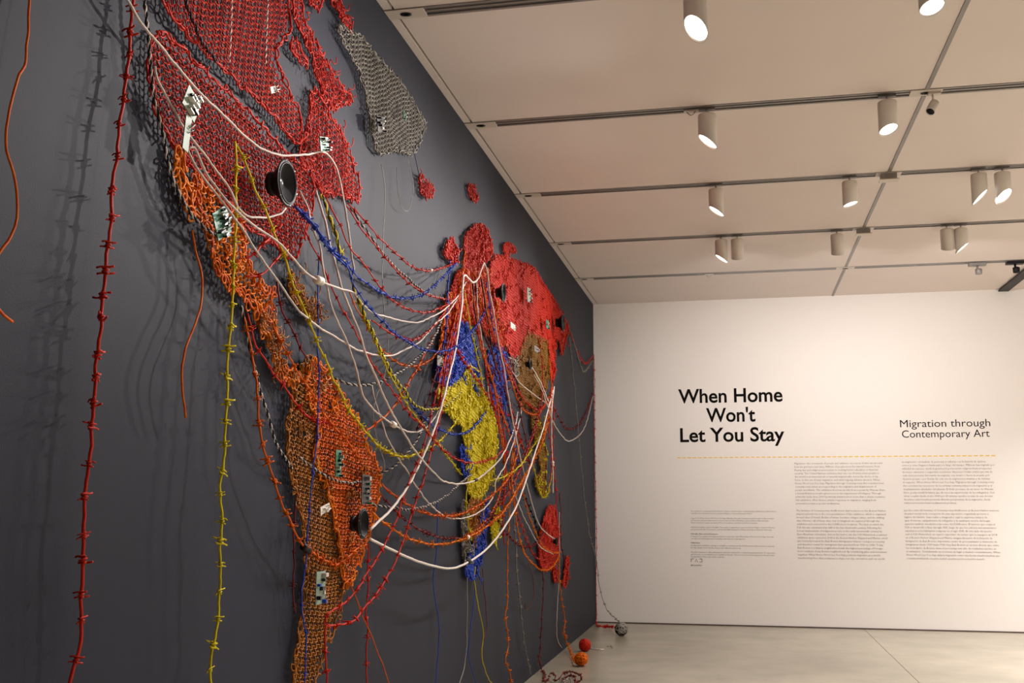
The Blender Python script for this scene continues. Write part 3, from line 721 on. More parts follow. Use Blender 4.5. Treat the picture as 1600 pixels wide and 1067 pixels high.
wire('yellow barbed wire drooping from red panel across to yellow net', [(367, 222), (377, 240), (395, 285), (408, 315), (425, 355), (442, 395), (455, 435), (467, 465), (480, 495), (490, 520), (503, 550), (516, 580), (530, 610), (545, 640), (560, 660), (575, 678), (590, 695), (615, 710), (637, 713), (660, 705), (685, 690), (706, 668), (723, 642)], M['yellow'], h=(.08, .26, .08), r=.0050, barbs=.09, single=True)
wire('thin smooth orange wire dangling below the left end of orange net', [(300, 360), (305, 390), (315, 430), (315, 470), (303, 510), (290, 545), (284, 580), (285, 610), (290, 652)], M['mixo'], h=(.06, .10, .09), r=.0040, jit=.002)
wire('orange barbed wire looping down left of the brown net', [(378, 480), (386, 520), (396, 562), (402, 620), (406, 670), (415, 712), (428, 750), (439, 783), (453, 815), (464, 836), (477, 857), (498, 869), (519, 882), (534, 878), (548, 866), (566, 851)], M['mixo'], h=(.07, .14, .09), r=.0052, barbs=.09, single=True, extra=[('blk', .60, (.016, .04))])
BW = (M['offw'], .0038, .05)
wire('black and white twisted cord along the left edge of the red net', [(224, -20), (226, 0), (231, 52), (234, 86), (240, 150), (255, 210), (262, 251), (274, 289), (300, 337), (337, 369)], M['blk'], h=(.07, .08, .08), r=.0040, twist=BW, jit=.002, name='twisted_cord')
wire('black and white twisted cord dropping to the left edge of brown net', [(376, 478), (388, 530), (400, 587), (411, 626), (420, 651), (428, 685), (439, 705), (456, 733)], M['blk'], h=(.07, .10, .07), r=.0038, twist=BW, jit=.003, name='twisted_cord')
wire('off-white cable sweeping from top left over the red nets', [(185, -25), (199, 0), (225, 41), (262, 86), (307, 139), (349, 180), (397, 225), (420, 237), (446, 243), (481, 241), (500, 237), (511, 241), (521, 253), (529, 275), (535, 301), (540, 331), (545, 364), (549, 394), (553, 422)], M['offw'], h=(.10, .10, .08), r=.0050, jit=.002)
wire('off-white cable from pale board under the big speaker', [(243, 104), (245, 122), (255, 142), (275, 178), (293, 208), (326, 250), (357, 293), (374, 326), (391, 339), (419, 339), (436, 335), (447, 325)], M['offw'], h=(.09, .10, .12), r=.0045, jit=.002)
wire('off-white cable with white ceramic connector near the centre left', [(293, 231), (304, 230), (312, 248), (324, 273), (346, 304), (369, 329), (397, 352), (425, 371), (439, 383), (459, 405), (481, 428), (498, 438), (514, 445), (539, 453), (552, 457), (565, 474), (582, 488), (600, 494), (623, 500), (650, 504), (670, 497), (695, 483), (718, 459), (728, 440)], M['offw'], h=(.09, .26, .08), r=.0045, jit=.002, extra=[('cer', .255, (.019, .030))])
wire('off-white cable drooping lowest from pale board to far group', [(293, 231), (302, 252), (322, 284), (350, 318), (376, 354), (402, 394), (432, 436), (465, 483), (484, 500), (507, 517), (527, 528), (549, 542), (569, 550), (591, 555), (614, 555), (631, 547), (653, 536), (667, 522), (681, 505), (698, 491), (713, 469), (724, 448)], M['offw'], h=(.09, .26, .08), r=.0045, jit=.002)
wire('off-white cable with small bead connector beside brown net', [(468, 298), (481, 324), (486, 349), (499, 384), (504, 412), (511, 450), (518, 480), (532, 511), (546, 545), (557, 578), (566, 615), (583, 639), (597, 651), (619, 666), (642, 675), (661, 671), (676, 657), (687, 637), (698, 612)], M['offw'], h=(.09, .26, .08), r=.0045, jit=.002, extra=[('cer', .54, (.016, .028))])
wire('long white cable crossing diagonally down past the yellow net', [(494, 298), (501, 324), (509, 351), (516, 384), (524, 412), (532, 445), (546, 480), (560, 517), (574, 559), (591, 598), (608, 637), (628, 671), (647, 702), (670, 730), (690, 750), (697, 753), (716, 756), (741, 751), (761, 737), (782, 716), (796, 689), (805, 664), (809, 644)], M['offw'], h=(.09, .28, .08), r=.0055, jit=.002, extra=[('blk', .63, (.012, .03))])
wire('bright white cable falling from far red net to lower speaker', [(756, 411), (751, 424), (746, 436), (739, 441), (726, 430), (723, 444), (722, 472), (718, 502), (713, 537), (708, 562), (699, 597), (685, 651), (664, 706), (640, 755), (620, 785), (600, 807), (579, 827)], M['white'], h=(.09, .20, .14), r=.0068, jit=.002)
wire('white cable from far red net down to red leaf shaped net', [(756, 411), (761, 424), (766, 462), (772, 492), (778, 532), (787, 574), (793, 612), (803, 668), (813, 716), (827, 772), (841, 817), (855, 834), (871, 845)], M['offw'], h=(.09, .16, .10), r=.0060, jit=.002)
wire('thick white cable slung lowest between lower speaker and far right', [(578, 842), (610, 858), (640, 872), (665, 881), (690, 887), (704, 888), (720, 884), (745, 870), (765, 853), (785, 828), (805, 795), (815, 770), (827, 735), (840, 695), (849, 668), (864, 610)], M['white'], h=(.12, .28, .08), r=.0068, jit=.001, extra=[('blk', .28, (.013, .028))])
wire('thin grey-white cable sagging behind the thick white one', [(580, 600), (590, 640), (608, 690), (630, 727), (661, 775), (685, 800), (706, 810), (734, 807), (758, 793), (772, 772), (775, 751), (789, 727), (803, 689), (813, 651), (815, 630)], M['offw'], h=(.05, .18, .08), r=.0048, jit=.003)
wire('white cable hanging straight at the right of the brown net', [(866, 604), (862, 640), (862, 690), (864, 735), (864, 770)], M['white'], h=(.08, .10, .08), r=.0058, jit=.002, extra=[('cer', .75, (.016, .025))])
wire('grey cable from brown net sagging to the room corner', [(834, 585), (845, 605), (855, 633), (865, 661), (879, 682), (890, 689), (907, 678), (917, 658), (926.5, 619)], M['offw'], h=(.08, .14, .03), r=.0055, jit=.003)
wire('dark red barbed wire sagging to the room corner', [(865, 637), (876, 657), (886, 670), (904, 664), (917, 640), (926.5, 614)], M['dred'], h=(.08, .14, .03), r=.0055, barbs=.16)
wire('red barbed wire strung from far red net to the corner', [(889, 512), (895, 532), (906, 558), (916, 568), (926, 556)], M['red2'], h=(.06, .10, .03), r=.0055, barbs=.16)
wire('grey twisted wire strung from far red net to the corner', [(890, 517), (900, 545), (908, 573), (914, 580), (926, 563)], M['grey'], h=(.06, .12, .03), r=.0055, barbs=.2)
# festoons
wire('red barbed wire, topmost of the swags', [(542, 316), (562, 336), (582, 359), (595, 374), (620, 397), (643, 416), (668, 423), (693, 418), (707, 412)], M['red2'], h=(.07, .20, .08), barbs=.11, extra=[('cer', .66, (.012, .02))])
wire('black and white twisted cord between the upper red swags', [(547, 324), (562, 344), (577, 367), (595, 392), (615, 415), (640, 437), (666, 458), (691, 466), (703, 470)], M['blk'], h=(.07, .22, .08), r=.0038, twist=BW, name='twisted_cord')
wire('red barbed wire, second of the upper swags', [(538, 318), (552, 338), (567, 361), (587, 384), (610, 412), (633, 437), (658, 455), (683, 465), (710, 468)], M['red2'], h=(.07, .22, .08), barbs=.11)
wire('red barbed wire swag just above the white cables', [(509, 306), (521, 331), (534, 359), (547, 387), (562, 404), (582, 432), (602, 458), (620, 474), (643, 485), (668, 488), (686, 482), (703, 473), (716, 458)], M['red2'], h=(.08, .24, .08), barbs=.11)
wire('blue barbed wire from the big speaker, upper of two swags', [(461, 321), (481, 341), (496, 359), (516, 387), (537, 407), (552, 425), (572, 442), (600, 459), (623, 466), (648, 464), (668, 455), (688, 437), (714, 410)], M['blue'], h=(.12, .26, .08), r=.0042, barbs=.08)
wire('blue barbed wire from the big speaker, lower of two swags', [(462, 323), (483, 346), (500, 370), (522, 398), (542, 418), (554, 445), (567, 468), (580, 483), (597, 501), (619, 522), (642, 536), (661, 546), (691, 549), (713, 541), (734, 522), (751, 499), (764, 472)], M['blue'], h=(.12, .28, .08), r=.0042, barbs=.08)
wire('short blue barbed wire knotted under the big speaker', [(461, 321), (478, 338), (492, 355), (505, 372), (520, 392), (535, 402), (548, 420)], M['blue'], h=(.13, .16, .20), r=.0050, barbs=.035)
wire('yellow and black twisted cord from red lobe to yellow net', [(501, 303), (509, 321), (519, 349), (526, 374), (534, 400), (549, 432), (557, 463), (569, 491), (583, 522), (597, 553), (614, 587), (631, 609), (647, 632), (667, 640), (690, 637), (704, 628), (722, 612)], M['yellow'], h=(.08, .25, .08), r=.0048, twist=(M['blk'], .0045, .07), name='twisted_cord')
wire('yellow barbed wire running beside the twisted yellow cord', [(505, 305), (515, 340), (530, 385), (548, 430), (562, 480), (580, 520), (600, 566), (620, 605), (635, 630), (652, 655), (664, 668), (690, 700), (710, 728), (722, 742)], M['yellow'], h=(.08, .24, .08), r=.0042, barbs=.09)
wire('red barbed wire steeply falling then swagging under yellow net', [(473, 354), (494, 394), (506, 422), (526, 465), (540, 492), (552, 514), (569, 542), (583, 570), (602, 595), (622, 623), (642, 649), (661, 666), (685, 695), (709, 715), (734, 723), (758, 720), (779, 710), (800, 682)], M['red2'], h=(.07, .24, .08), barbs=.10)
wire('long red barbed wire curving down to the foot of brown net, left', [(722, 450), (708, 510), (695, 560), (680, 620), (664, 690), (650, 728), (639, 752), (620, 809), (596, 860), (575, 893), (548, 934), (513, 958), (509, 975)], M['red2'], h=(.08, .18, .08), r=.0048, barbs=.10)
wire('long red barbed wire curving down to the foot of brown net, right', [(728, 450), (718, 500), (705, 560), (690, 640), (674, 705), (661, 750), (644, 800), (626, 857), (602, 907), (578, 940), (551, 970), (530, 976), (509, 980), (508, 1010), (510, 1040), (511, 1075), (511, 1120)], M['red2'], h=(.08, .20, .09), r=.0050, barbs=.10)
wire('orange barbed wire with pale bead, lowest coloured swag', [(581, 800), (602, 818), (632, 838), (661, 848), (692, 850), (727, 841), (758, 824), (786, 800), (806, 768), (827, 730), (848, 689), (862, 637)], M['orange'], h=(.10, .22, .08), r=.0052, barbs=.09, extra=[('cer', .30, (.014, .02))])
wire('orange barbed wire swag below the yellow net', [(596, 756), (620, 777), (644, 792), (670, 803), (697, 806), (720, 803), (748, 789), (779, 765), (796, 744), (805, 720), (813, 689)], M['mixo'], h=(.08, .20, .08), r=.0052, barbs=.09)
wire('dark red barbed wire swag between the two orange swags', [(593, 771), (626, 806), (655, 827), (682, 838), (703, 841), (730, 838), (754, 824), (779, 786), (792, 765)], M['dred'], h=(.07, .18, .07), r=.0045, barbs=.09)
wire('black and white twisted cord swagging at lower centre', [(584, 789), (614, 793), (638, 796), (661, 792), (682, 784), (700, 773), (716, 758), (737, 741)], M['blk'], h=(.08, .18, .08), r=.0038, twist=BW, name='twisted_cord')
wire('black and white twisted cord from brown net top to far group', [(524, 591), (541, 599), (569, 602), (591, 597), (614, 587), (633, 576), (647, 564), (667, 545), (681, 522), (690, 500)], M['blk'], h=(.08, .20, .08), r=.0040, twist=BW, name='twisted_cord')
wire('black and white twisted cord rising from the orange panel', [(594, 741), (614, 730), (633, 713), (653, 685), (664, 660), (681, 637)], M['blk'], h=(.08, .16, .08), r=.0038, twist=BW, name='twisted_cord')
wire('black and white twisted cord lying across the orange panel', [(467, 716), (493, 733), (521, 750), (546, 754), (577, 753)], M['blk'], h=(.09, .11, .09), r=.0036, twist=BW, name='twisted_cord')
wire('orange barbed wire rising from orange panel to far group', [(557, 677), (580, 668), (597, 654), (614, 637), (633, 607), (647, 584), (664, 553), (680, 520)], M['mixo'], h=(.09, .18, .08), r=.0048, barbs=.09)
wire('red barbed wire swag tucked under the white cables', [(580, 500), (597, 512), (619, 525), (647, 531), (667, 519), (684, 502), (700, 478)], M['red2'], h=(.14, .20, .08), barbs=.09)
wire('orange-red barbed wire swag at the middle of the gap', [(545, 455), (557, 480), (574, 511), (594, 542), (614, 562), (631, 570), (653, 571), (676, 559), (695, 530)], M['mixo'], h=(.12, .20, .08), barbs=.09)
wire('red barbed wire crossing the top left of brown net', [(386, 490), (400, 539), (414, 564), (431, 587), (448, 609), (465, 635), (487, 654), (518, 662)], M['red2'], h=(.07, .12, .09), r=.0048, barbs=.08)
wire('red barbed wire running diagonally over the orange panel', [(425, 505), (439, 536), (456, 564), (476, 598), (496, 629), (512, 654), (541, 688), (563, 719)], M['mixo'], h=(.08, .11, .10), r=.0048, barbs=.08)
wire('dark red barbed wire dropping into the top of brown net', [(432, 440), (442, 486), (456, 514), (467, 539), (480, 560)], M['dred'], h=(.06, .10, .07), r=.0045, barbs=.09)
wire('red barbed wire joining orange net to red panel, upper', [(383, 405), (398, 395), (412, 380), (428, 365), (440, 350)], M['red2'], h=(.07, .10, .07), r=.0048, barbs=.08)
wire('red barbed wire joining orange net to red panel, lower', [(385, 432), (400, 430), (416, 424), (430, 408), (440, 395), (450, 384)], M['red2'], h=(.07, .10, .07), r=.0042, barbs=.08)
wire('blue barbed wire hanging straight down over the brown net', [(497, 395), (497, 436), (497, 481), (497, 536), (498, 592), (497, 649), (493, 705), (486, 761), (483, 803), (479, 854), (476, 898), (471, 928), (473, 964), (479, 997), (477, 1029), (476, 1072), (475, 1110)], M['blue'], h=(.10, .12, .10), r=.0036, barbs=.14)
wire('dark red wire hanging beside the left edge of brown net', [(461, 786), (459, 854), (459, 898), (458, 943), (462, 958)], M['dred'], h=(.06, .08, .06), r=.0038, barbs=.12)
wire('red and orange barbed wire hanging straight below the lower speaker', [(575, 848), (575, 910), (572, 958), (575, 982), (572, 1014), (574, 1070), (575, 1120)], M['red2'], h=(.10, .08, .07), r=.0042, barbs=.11)
wire('thin orange wire slanting down from the tip of orange panel', [(546, 910), (554, 928), (566, 961), (578, 988), (593, 1026), (608, 1067), (622, 1110)], M['mixo'], h=(.08, .09, .07), r=.0032, jit=.002)
wire('white dashed stitching thread running down the deep red panel, left', [(364, -20), (362, 5), (361, 40), (360, 70), (358, 98)], M['white'], h=(.085, .085, .085), r=.0022, twist=(M['dred'], .0022, .03), jit=.001, name='stitching_thread')
wire('white dashed stitching thread running down the deep red panel, right', [(419, 0), (417, 35), (416, 65), (415, 100)], M['white'], h=(.085, .085, .085), r=.0022, twist=(M['dred'], .0022, .03), jit=.001, name='stitching_thread')
wire('black and red twisted cord wandering across the deep red panel', [(286, -20), (292, 10), (302, 34), (312, 60), (326, 78), (338, 96)], M['blk'], h=(.085, .085, .08), r=.0042, twist=(M['dred'], .004, .05), jit=.004, name='twisted_cord')
# far vertical strands
wire('orange barbed wire hanging straight to the floor, centre right', [(806, 672), (799, 720), (796, 772), (796, 810), (793, 855), (793, 895), (792, 943), (790, 963), (794, 1008), (790, 1030), (796, 1050), (799, 1072)], M['orange'], h=(.08, .09, .09), r=.0050, barbs=.11)
wire('grey barbed wire hanging straight beside the orange one', [(801, 740), (803, 800), (806, 850), (808, 900), (813, 943), (815, 970), (821, 1015), (829, 1053)], M['grey'], h=(.08, .08, .05), r=.0048, barbs=.11)
wire('dark red barbed wire hanging under the red leaf shaped net', [(848, 890), (849, 925), (846, 975), (844, 1013), (841, 1033)], M['dred'], h=(.06, .08, .06), r=.0048, barbs=.10)
wire('thin white wire hanging at the right of red leaf net', [(874, 800), (874, 850), (873, 913), (870, 963), (871, 998), (878, 1012)], M['offw'], h=(.06, .06, .04), r=.0038, jit=.003)
wire('thin blue wire hanging straight left of the blue tip', [(683, 780), (683, 850), (677, 913), (685, 963), (686, 990), (683, 1038), (681, 1070), (680, 1110)], M['blue'], h=(.05, .05, .05), r=.0030, jit=.003)
wire('thin grey wire hanging from the blue tip', [(730, 900), (730, 950), (728, 1025), (719, 1065), (710, 1095)], M['thin'], h=(.05, .05, .05), r=.0030, jit=.003)
wire('thin yellow wire hanging below the blue tip', [(743, 885), (741, 908), (748, 950), (755, 988), (753, 1025), (760, 1053), (773, 1075)], M['yellow'], h=(.05, .05, .05), r=.0036, jit=.003)
wire('thin blue wire hanging behind the yellow one', [(741, 900), (741, 938), (733, 1000), (733, 1030), (744, 1068), (752, 1085)], M['blue'], h=(.04, .04, .04), r=.0030, jit=.003)
wire('thin brown wire hanging right of the yellow one', [(753, 888), (759, 950), (761, 980), (756, 1000)], M['dred'], h=(.03, .03, .03), r=.0026, jit=.003)
wire('thin dark wire curling on the wall near the leaf net', [(825, 880), (833, 905), (833, 935), (823, 953), (820, 943)], M['dred'], h=(.04, .05, .04), r=.0028, jit=.002)
wire('thin grey thread hanging long from the grey net', [(596, 257), (601, 293), (599, 369), (597, 432), (601, 493), (606, 540), (600, 590), (588, 620), (583, 650), (590, 690), (600, 720), (600, 740)], M['thin'], h=(.06, .10, .08), r=.0020, jit=.002)
wire('thin dark thread looping below the grey net', [(636, 243), (645, 286), (643, 313), (636, 330), (626, 320), (621, 293), (620, 262)], M['thin'], h=(.05, .06, .03), r=.0018, jit=.001)
wire('thin dark thread from grey net to small red scrap', [(647, 238), (651, 255), (655, 275)], M['blk'], h=(.05, .05, .04), r=.0022, jit=.001)
wire('orange barbed wire looping under the red leaf shaped net', [(806, 680), (800, 750), (805, 800), (810, 833), (820, 865), (835, 883), (848, 891), (863, 886), (874, 868)], M['orange'], h=(.07, .14, .08), r=.0050, barbs=.12)
wire('red barbed wire looping across the red leaf shaped net', [(796, 740), (808, 800), (820, 835), (833, 865), (848, 875), (868, 868)], M['red2'], h=(.07, .12, .08), r=.0048, barbs=.12)
wire('grey wire looping across the red leaf shaped net', [(800, 760), (815, 800), (830, 830), (845, 855), (865, 866)], M['offw'], h=(.07, .12, .08), r=.0046, jit=.003)
wire('second orange barbed wire ending at the leaf shaped net', [(812, 740), (822, 790), (836, 830), (850, 856), (868, 864), (874, 862)], M['orange'], h=(.07, .11, .08), r=.0046, barbs=.12)
wire('black barbed wire dotted beside the leaf shaped net', [(815, 768), (826, 790), (835, 812), (842, 835)], M['blk'], h=(.07, .10, .07), r=.0055, barbs=.10)
wire('yellow barbed wire swag right of the yellow net', [(765, 751), (789, 744), (813, 727), (834, 696), (848, 671), (852, 650)], M['yellow'], h=(.08, .16, .08), r=.0055, barbs=.12)
wire('blue barbed wire swag in front of the yellow net', [(640, 630), (661, 651), (682, 668), (706, 678), (730, 675), (748, 658), (761, 640)], M['blue'], h=(.14, .16, .08), r=.0046, barbs=.10)
wire('red barbed wire hanging down the right side of brown net', [(862, 596), (865, 640), (864, 689), (866, 735), (869, 772), (869, 800)], M['red2'], h=(.06, .08, .06), r=.0052, barbs=.11)
wire('dark red barbed wire from leaf net up the wall', [(874, 770), (876, 800), (876, 840), (882, 880), (885, 890)], M['dred'], h=(.05, .06, .05), r=.0048, barbs=.12)
wire('yellow barbed wire bent over the top of the yellow net', [(748, 580), (732, 572), (736, 600), (733, 650), (731, 700), (735, 740), (728, 780), (732, 820), (737, 845)], M['yellow'], h=(.08, .08, .08), r=.0055, barbs=.12)
mm = [('red2', 'red'), ('mixo', 'orange-red'), ('dred', 'dark red'), ('yellow', 'yellow'), ('blue', 'blue')]
rs = np.random.default_rng(5)
strands = [((728, 440), (735, 480), (752, 540), (764, 600), (778, 660), (796, 720)), ((735, 440), (744, 500), (760, 560), (775, 620), (784, 690), (792, 760)),
           ((742, 432), (750, 500), (766, 545), (785, 600), (800, 640), (815, 690)), ((748, 430), (757, 490), (772, 530), (792, 570), (812, 615), (838, 640), (858, 628)),
           ((752, 430), (764, 500), (785, 555), (800, 600), (818, 640), (842, 645), (862, 612)), ((720, 450), (715, 500), (705, 545), (694, 590), (684, 640)),
           ((724, 448), (735, 510), (748, 570), (757, 620), (764, 670), (770, 720)), ((716, 455), (710, 495), (700, 530), (690, 560), (676, 600), (664, 640), (650, 672)),
           ((746, 440), (745, 490), (752, 545), (768, 590), (786, 650), (803, 700), (806, 742)), ((712, 470), (704, 520), (694, 570), (688, 630), (676, 690)),
           ((760, 440), (770, 510), (780, 570), (790, 640), (802, 690), (812, 740)), ((778, 520), (786, 580), (798, 640), (810, 680), (826, 722)),
           ((800, 560), (806, 600), (812, 640), (822, 690), (830, 740)), ((842, 530), (848, 580), (846, 630), (836, 670), (820, 715), (800, 760), (780, 790)),
           ((858, 560), (862, 610), (854, 660), (838, 710), (815, 755), (788, 795), (760, 822)), ((846, 600), (838, 655), (822, 700), (802, 742), (782, 772)),
           ((704, 405), (700, 450), (698, 500), (690, 560), (684, 600)), ((727, 392), (722, 430), (714, 480), (706, 530), (702, 580)), ((700, 520), (722, 560), (750, 600), (776, 640), (800, 650)),
           ((770, 800), (790, 830), (812, 852), (836, 850), (856, 820)), ((782, 620), (788, 680), (790, 740), (786, 800), (788, 850)), ((776, 640), (786, 690), (788, 740), (774, 790), (752, 822), (728, 838)),
           ((868, 575), (860, 620), (858, 670), (862, 720), (858, 770)), ((826, 690), (836, 740), (846, 775), (856, 770), (862, 740))]
desc = ['from white cable knot to blue tangle', 'dropping behind the yellow net edge', 'crossing the dark blue net', 'swagging below the brown net', 'curving round the brown net foot', 'falling left of the blue net',
        'running down over the yellow net', 'slanting left out of the red tangle', 'ending above the orange swag', 'hanging at the left edge of the blue net', 'falling right of dark blue net', 'below the far left corner of the big red net',
        'hanging under the grey knot', 'swinging left from the brown net', 'sweeping from right edge to lower swags', 'short, sweeping below the brown net',
        'slung from upper red scrap down to blue net', 'from tall rounded red net down its left side', 'crossing the top of the yellow net', 'low swag between yellow net and leaf net', 'hanging free right of the yellow net', 'from dark blue net down to lowest swags', 'close beside the white hanging cable', 'looping under the narrow brown net strip']
for i, (pp, ds) in enumerate(zip(strands, desc)):
    k, nm = mm[[0, 1, 2, 0, 1, 0, 3, 2, 1, 0, 4, 0, 2, 0, 1, 2, 4, 1, 0, 2, 0, 1, 0, 3][i]]
    wire('%s barbed wire %s' % (nm, ds), list(pp), M[k], h=(.07, .12, .08), r=.0050, barbs=.09)
# pale and dark cords lying over the tangle
for ds, pp, k in (('grey cable straight down through the red tangle', ((744, 440), (748, 500), (756, 550), (763, 610), (768, 640)), 'offw'),
                  ('black cable straight down through the red tangle', ((738, 436), (744, 500), (758, 560), (772, 610), (784, 650)), 'blk'),
                  ('second black cable leaning right through the red tangle', ((752, 436), (762, 500), (772, 560), (788, 610), (800, 660)), 'blk'),
                  ('white cable on the brown net curving right', ((830, 572), (838, 585), (846, 600), (852, 615), (862, 640)), 'white'),
                  ('grey cable from the grey knot to the brown net foot', ((800, 580), (812, 598), (826, 610), (842, 622), (860, 634)), 'offw')):
    wire(ds, list(pp), M[k], h=(.08, .11, .08), r=.0050, jit=.003)

# ------------------------------------------------------------------ speakers
def speaker(label, px, py, rpx, h=.06, dist=None, yaw=0, depth=.8):
    c = on_x(px, py, h+.06); R = rpx*np.dot(c-CAM, FWD)/F_PX
    c = on_x(px, py, h+R*depth)
    t = empty('loudspeaker', (h, c[1], c[2])); tag(t, label, 'speaker')
    Mx = Matrix.Rotation(math.radians(yaw), 4, 'Z') @ Matrix.Rotation(math.pi/2, 4, 'Y')        # local +z -> +x (into the room)
    d = R*depth
    PB().lathe([(R*.46, .0), (R*.5, .004), (R*.5, d*.34), (R*.42, d*.36)], Mx, 32).build('magnet', M['black'], t)
    PB().lathe([(R*.40, d*.30), (R*.52, d*.42), (R*.92, d*.92), (R, d*.94), (R, d), (R*.90, d+.002), (R*.86, d-.004), (R*.80, d*.9)], Mx, 40, caps=False).build('basket', M['black'], t)
    PB().lathe([(R*.80, d*.985), (R*.84, d+.006), (R*.885, d+.002), (R*.84, d*.96)], Mx, 40, caps=False).build('surround', M['black'], t)
    PB().lathe([(R*.82, d*.98), (R*.70, d*.84), (R*.5, d*.66), (R*.30, d*.52), (R*.2, d*.48)], Mx, 40, caps=False).build('cone', M['cone'], t)
    PB().lathe([(R*.33, d*.53), (R*.31, d*.60), (R*.24, d*.67), (R*.13, d*.715), (R*.02, d*.73)], Mx, 28).build('dust_cap', M['dust'], t)
    for a in range(6):
        an = a*math.pi/3+.3
        PB().lathe([(R*.03, d-.002), (R*.03, d+.003), (R*.012, d+.004)], Mx @ Matrix.Translation((R*.95*math.cos(an), R*.95*math.sin(an), 0)), 8).build('screw', M['tin'], t)
    q = QB(); base = Mx @ Vector((R*.85, R*.1, d*.7)); L0 = Vector(t.location)
    q.tube([L0+base, L0+Mx @ Vector((R*1.06, R*.13, d*.75))], R*.035, 6); q.build('terminal', M['tin'], t)
    return t
speaker('large black round speaker on the red panels at upper left', 449, 286, 37)
speaker('black round speaker at the right edge of the orange panel', 568, 818, 24, h=.08)
speaker('small black speaker high on the far red net', 787, 457, 15)
speaker('small black speaker at the right tip of far red net', 880, 504, 14)
speaker('small black speaker in the middle of the brown net', 829, 569, 9.5)
speaker('tiny black speaker on the red leaf shaped net', 870, 846, 7)

# ------------------------------------------------------------------ circuit boards and fittings
def board(label, px, py, wpx, hpx, m, tilt=0.0, h=.085, chips=6, cat='circuit board', chipm=('chip', 'tin', 'cer'), seed=0):
    c = on_x(px, py, h); dpt = np.dot(c-CAM, FWD)
    H_ = hpx*dpt/F_PX
    e = on_x(px+wpx/2, py, h)[1]-on_x(px-wpx/2, py, h)[1]; W_ = abs(e)
    t = empty('circuit_board', tuple(c)); tag(t, label, cat)
    Mx = Matrix.Rotation(tilt, 4, 'X')
    def bx(name, y0, y1, z0, z1, x0, x1, mt):
        b = PB().box((x0, y0, z0), (x1, y1, z1)).build(name, mt, t); b.matrix_local = Mx
    bx('board', -W_/2, W_/2, -H_/2, H_/2, 0, .004, m)
    r = np.random.default_rng(seed+int(px*7+py))
    for i in range(chips):
        w_, h_ = r.uniform(.12, .32)*W_, r.uniform(.06, .14)*H_
        y0 = r.uniform(-W_/2, W_/2-w_); z0 = -H_/2+H_*(i+.1)/chips*.95
        bx('chip', y0, y0+w_, z0, z0+min(h_, H_/chips*.8), .004, .004+r.uniform(.008, .022), M[chipm[i % len(chipm)]])
    L0 = np.array(c)
    for i in range(3):
        q = QB(); y = r.uniform(-W_*.4, W_*.4); z = r.uniform(-H_*.4, H_*.4)
        q.tube([L0+(.004, y, z), L0+(.018, y+.01, z+.012), L0+(.004, y+.022, z+.02)], .0018, 5); q.build('jumper_wire', M['tin'], t)
    return t
board('white and silver crumpled circuit board on the left red panel', 298, 162, 22, 40, M['pcbp'], -.45, chips=14, chipm=('cer', 'tin', 'chip', 'cer'), h=.10)
board('pale green strip of board hanging below the white one', 291, 208, 9, 58, M['pcbp'], -.12, chips=0, h=.10)
board('dark green board with silver chips on the orange net', 346, 348, 24, 44, M['pcb'], .55, chips=12, chipm=('chip', 'tin', 'pcbp', 'chip'), h=.10)
board('green board with black blocks beside the big speaker', 506, 225, 14, 22, M['pcb'], .3, chips=5, chipm=('chip', 'chip', 'pcbp'))
board('small white board chip on the deep red panel', 426, 140, 9, 10, M['cer'], .5, chips=2, chipm=('cer', 'chip'))
board('black board with bronze parts on the grey net', 594, 194, 11, 24, M['chip'], .3, chips=6, chipm=('chip', 'cer', 'chip'), h=.07)
board('tiny green board on the right side of grey net', 632, 181, 5, 14, M['pcb'], .1, chips=3, h=.07)
board('dark green upright board on the orange panel', 528, 724, 9, 42, M['pcb'], 0, chips=7, chipm=('chip', 'chip', 'pcbp'), h=.09)
board('dark framed upright board at right of orange panel', 571, 765, 13, 46, M['chip'], 0, chips=6, chipm=('pcb', 'tin', 'chip', 'chip'), h=.09)
board('white connector block on the brown net', 507, 795, 14, 12, M['cer'], .2, chips=3, chipm=('cer',), h=.08)
board('pale terminal strip with blue part low on brown net', 500, 918, 14, 50, M['pcbp'], 0, chips=7, chipm=('blue', 'chip', 'offw', 'chip'), h=.08)
board('small silver board high on the far red net', 826, 461, 5, 22, M['pcbp'], .1, chips=4, h=.08)
board('small white square board below the far speaker', 801, 510, 7, 9, M['cer'], 0, chips=1, chipm=('offw',), h=.08)
board('small dark board at right of the far red net', 855, 507, 4, 13, M['pcb'], 0, chips=3, h=.08)
board('small grey board on the top of brown net', 838, 546, 7, 9, M['track'], 0, chips=2, h=.08)
board('grey fitting on the left of the blue net', 686, 564, 7, 16, M['track'], 0, chips=3, h=.08)

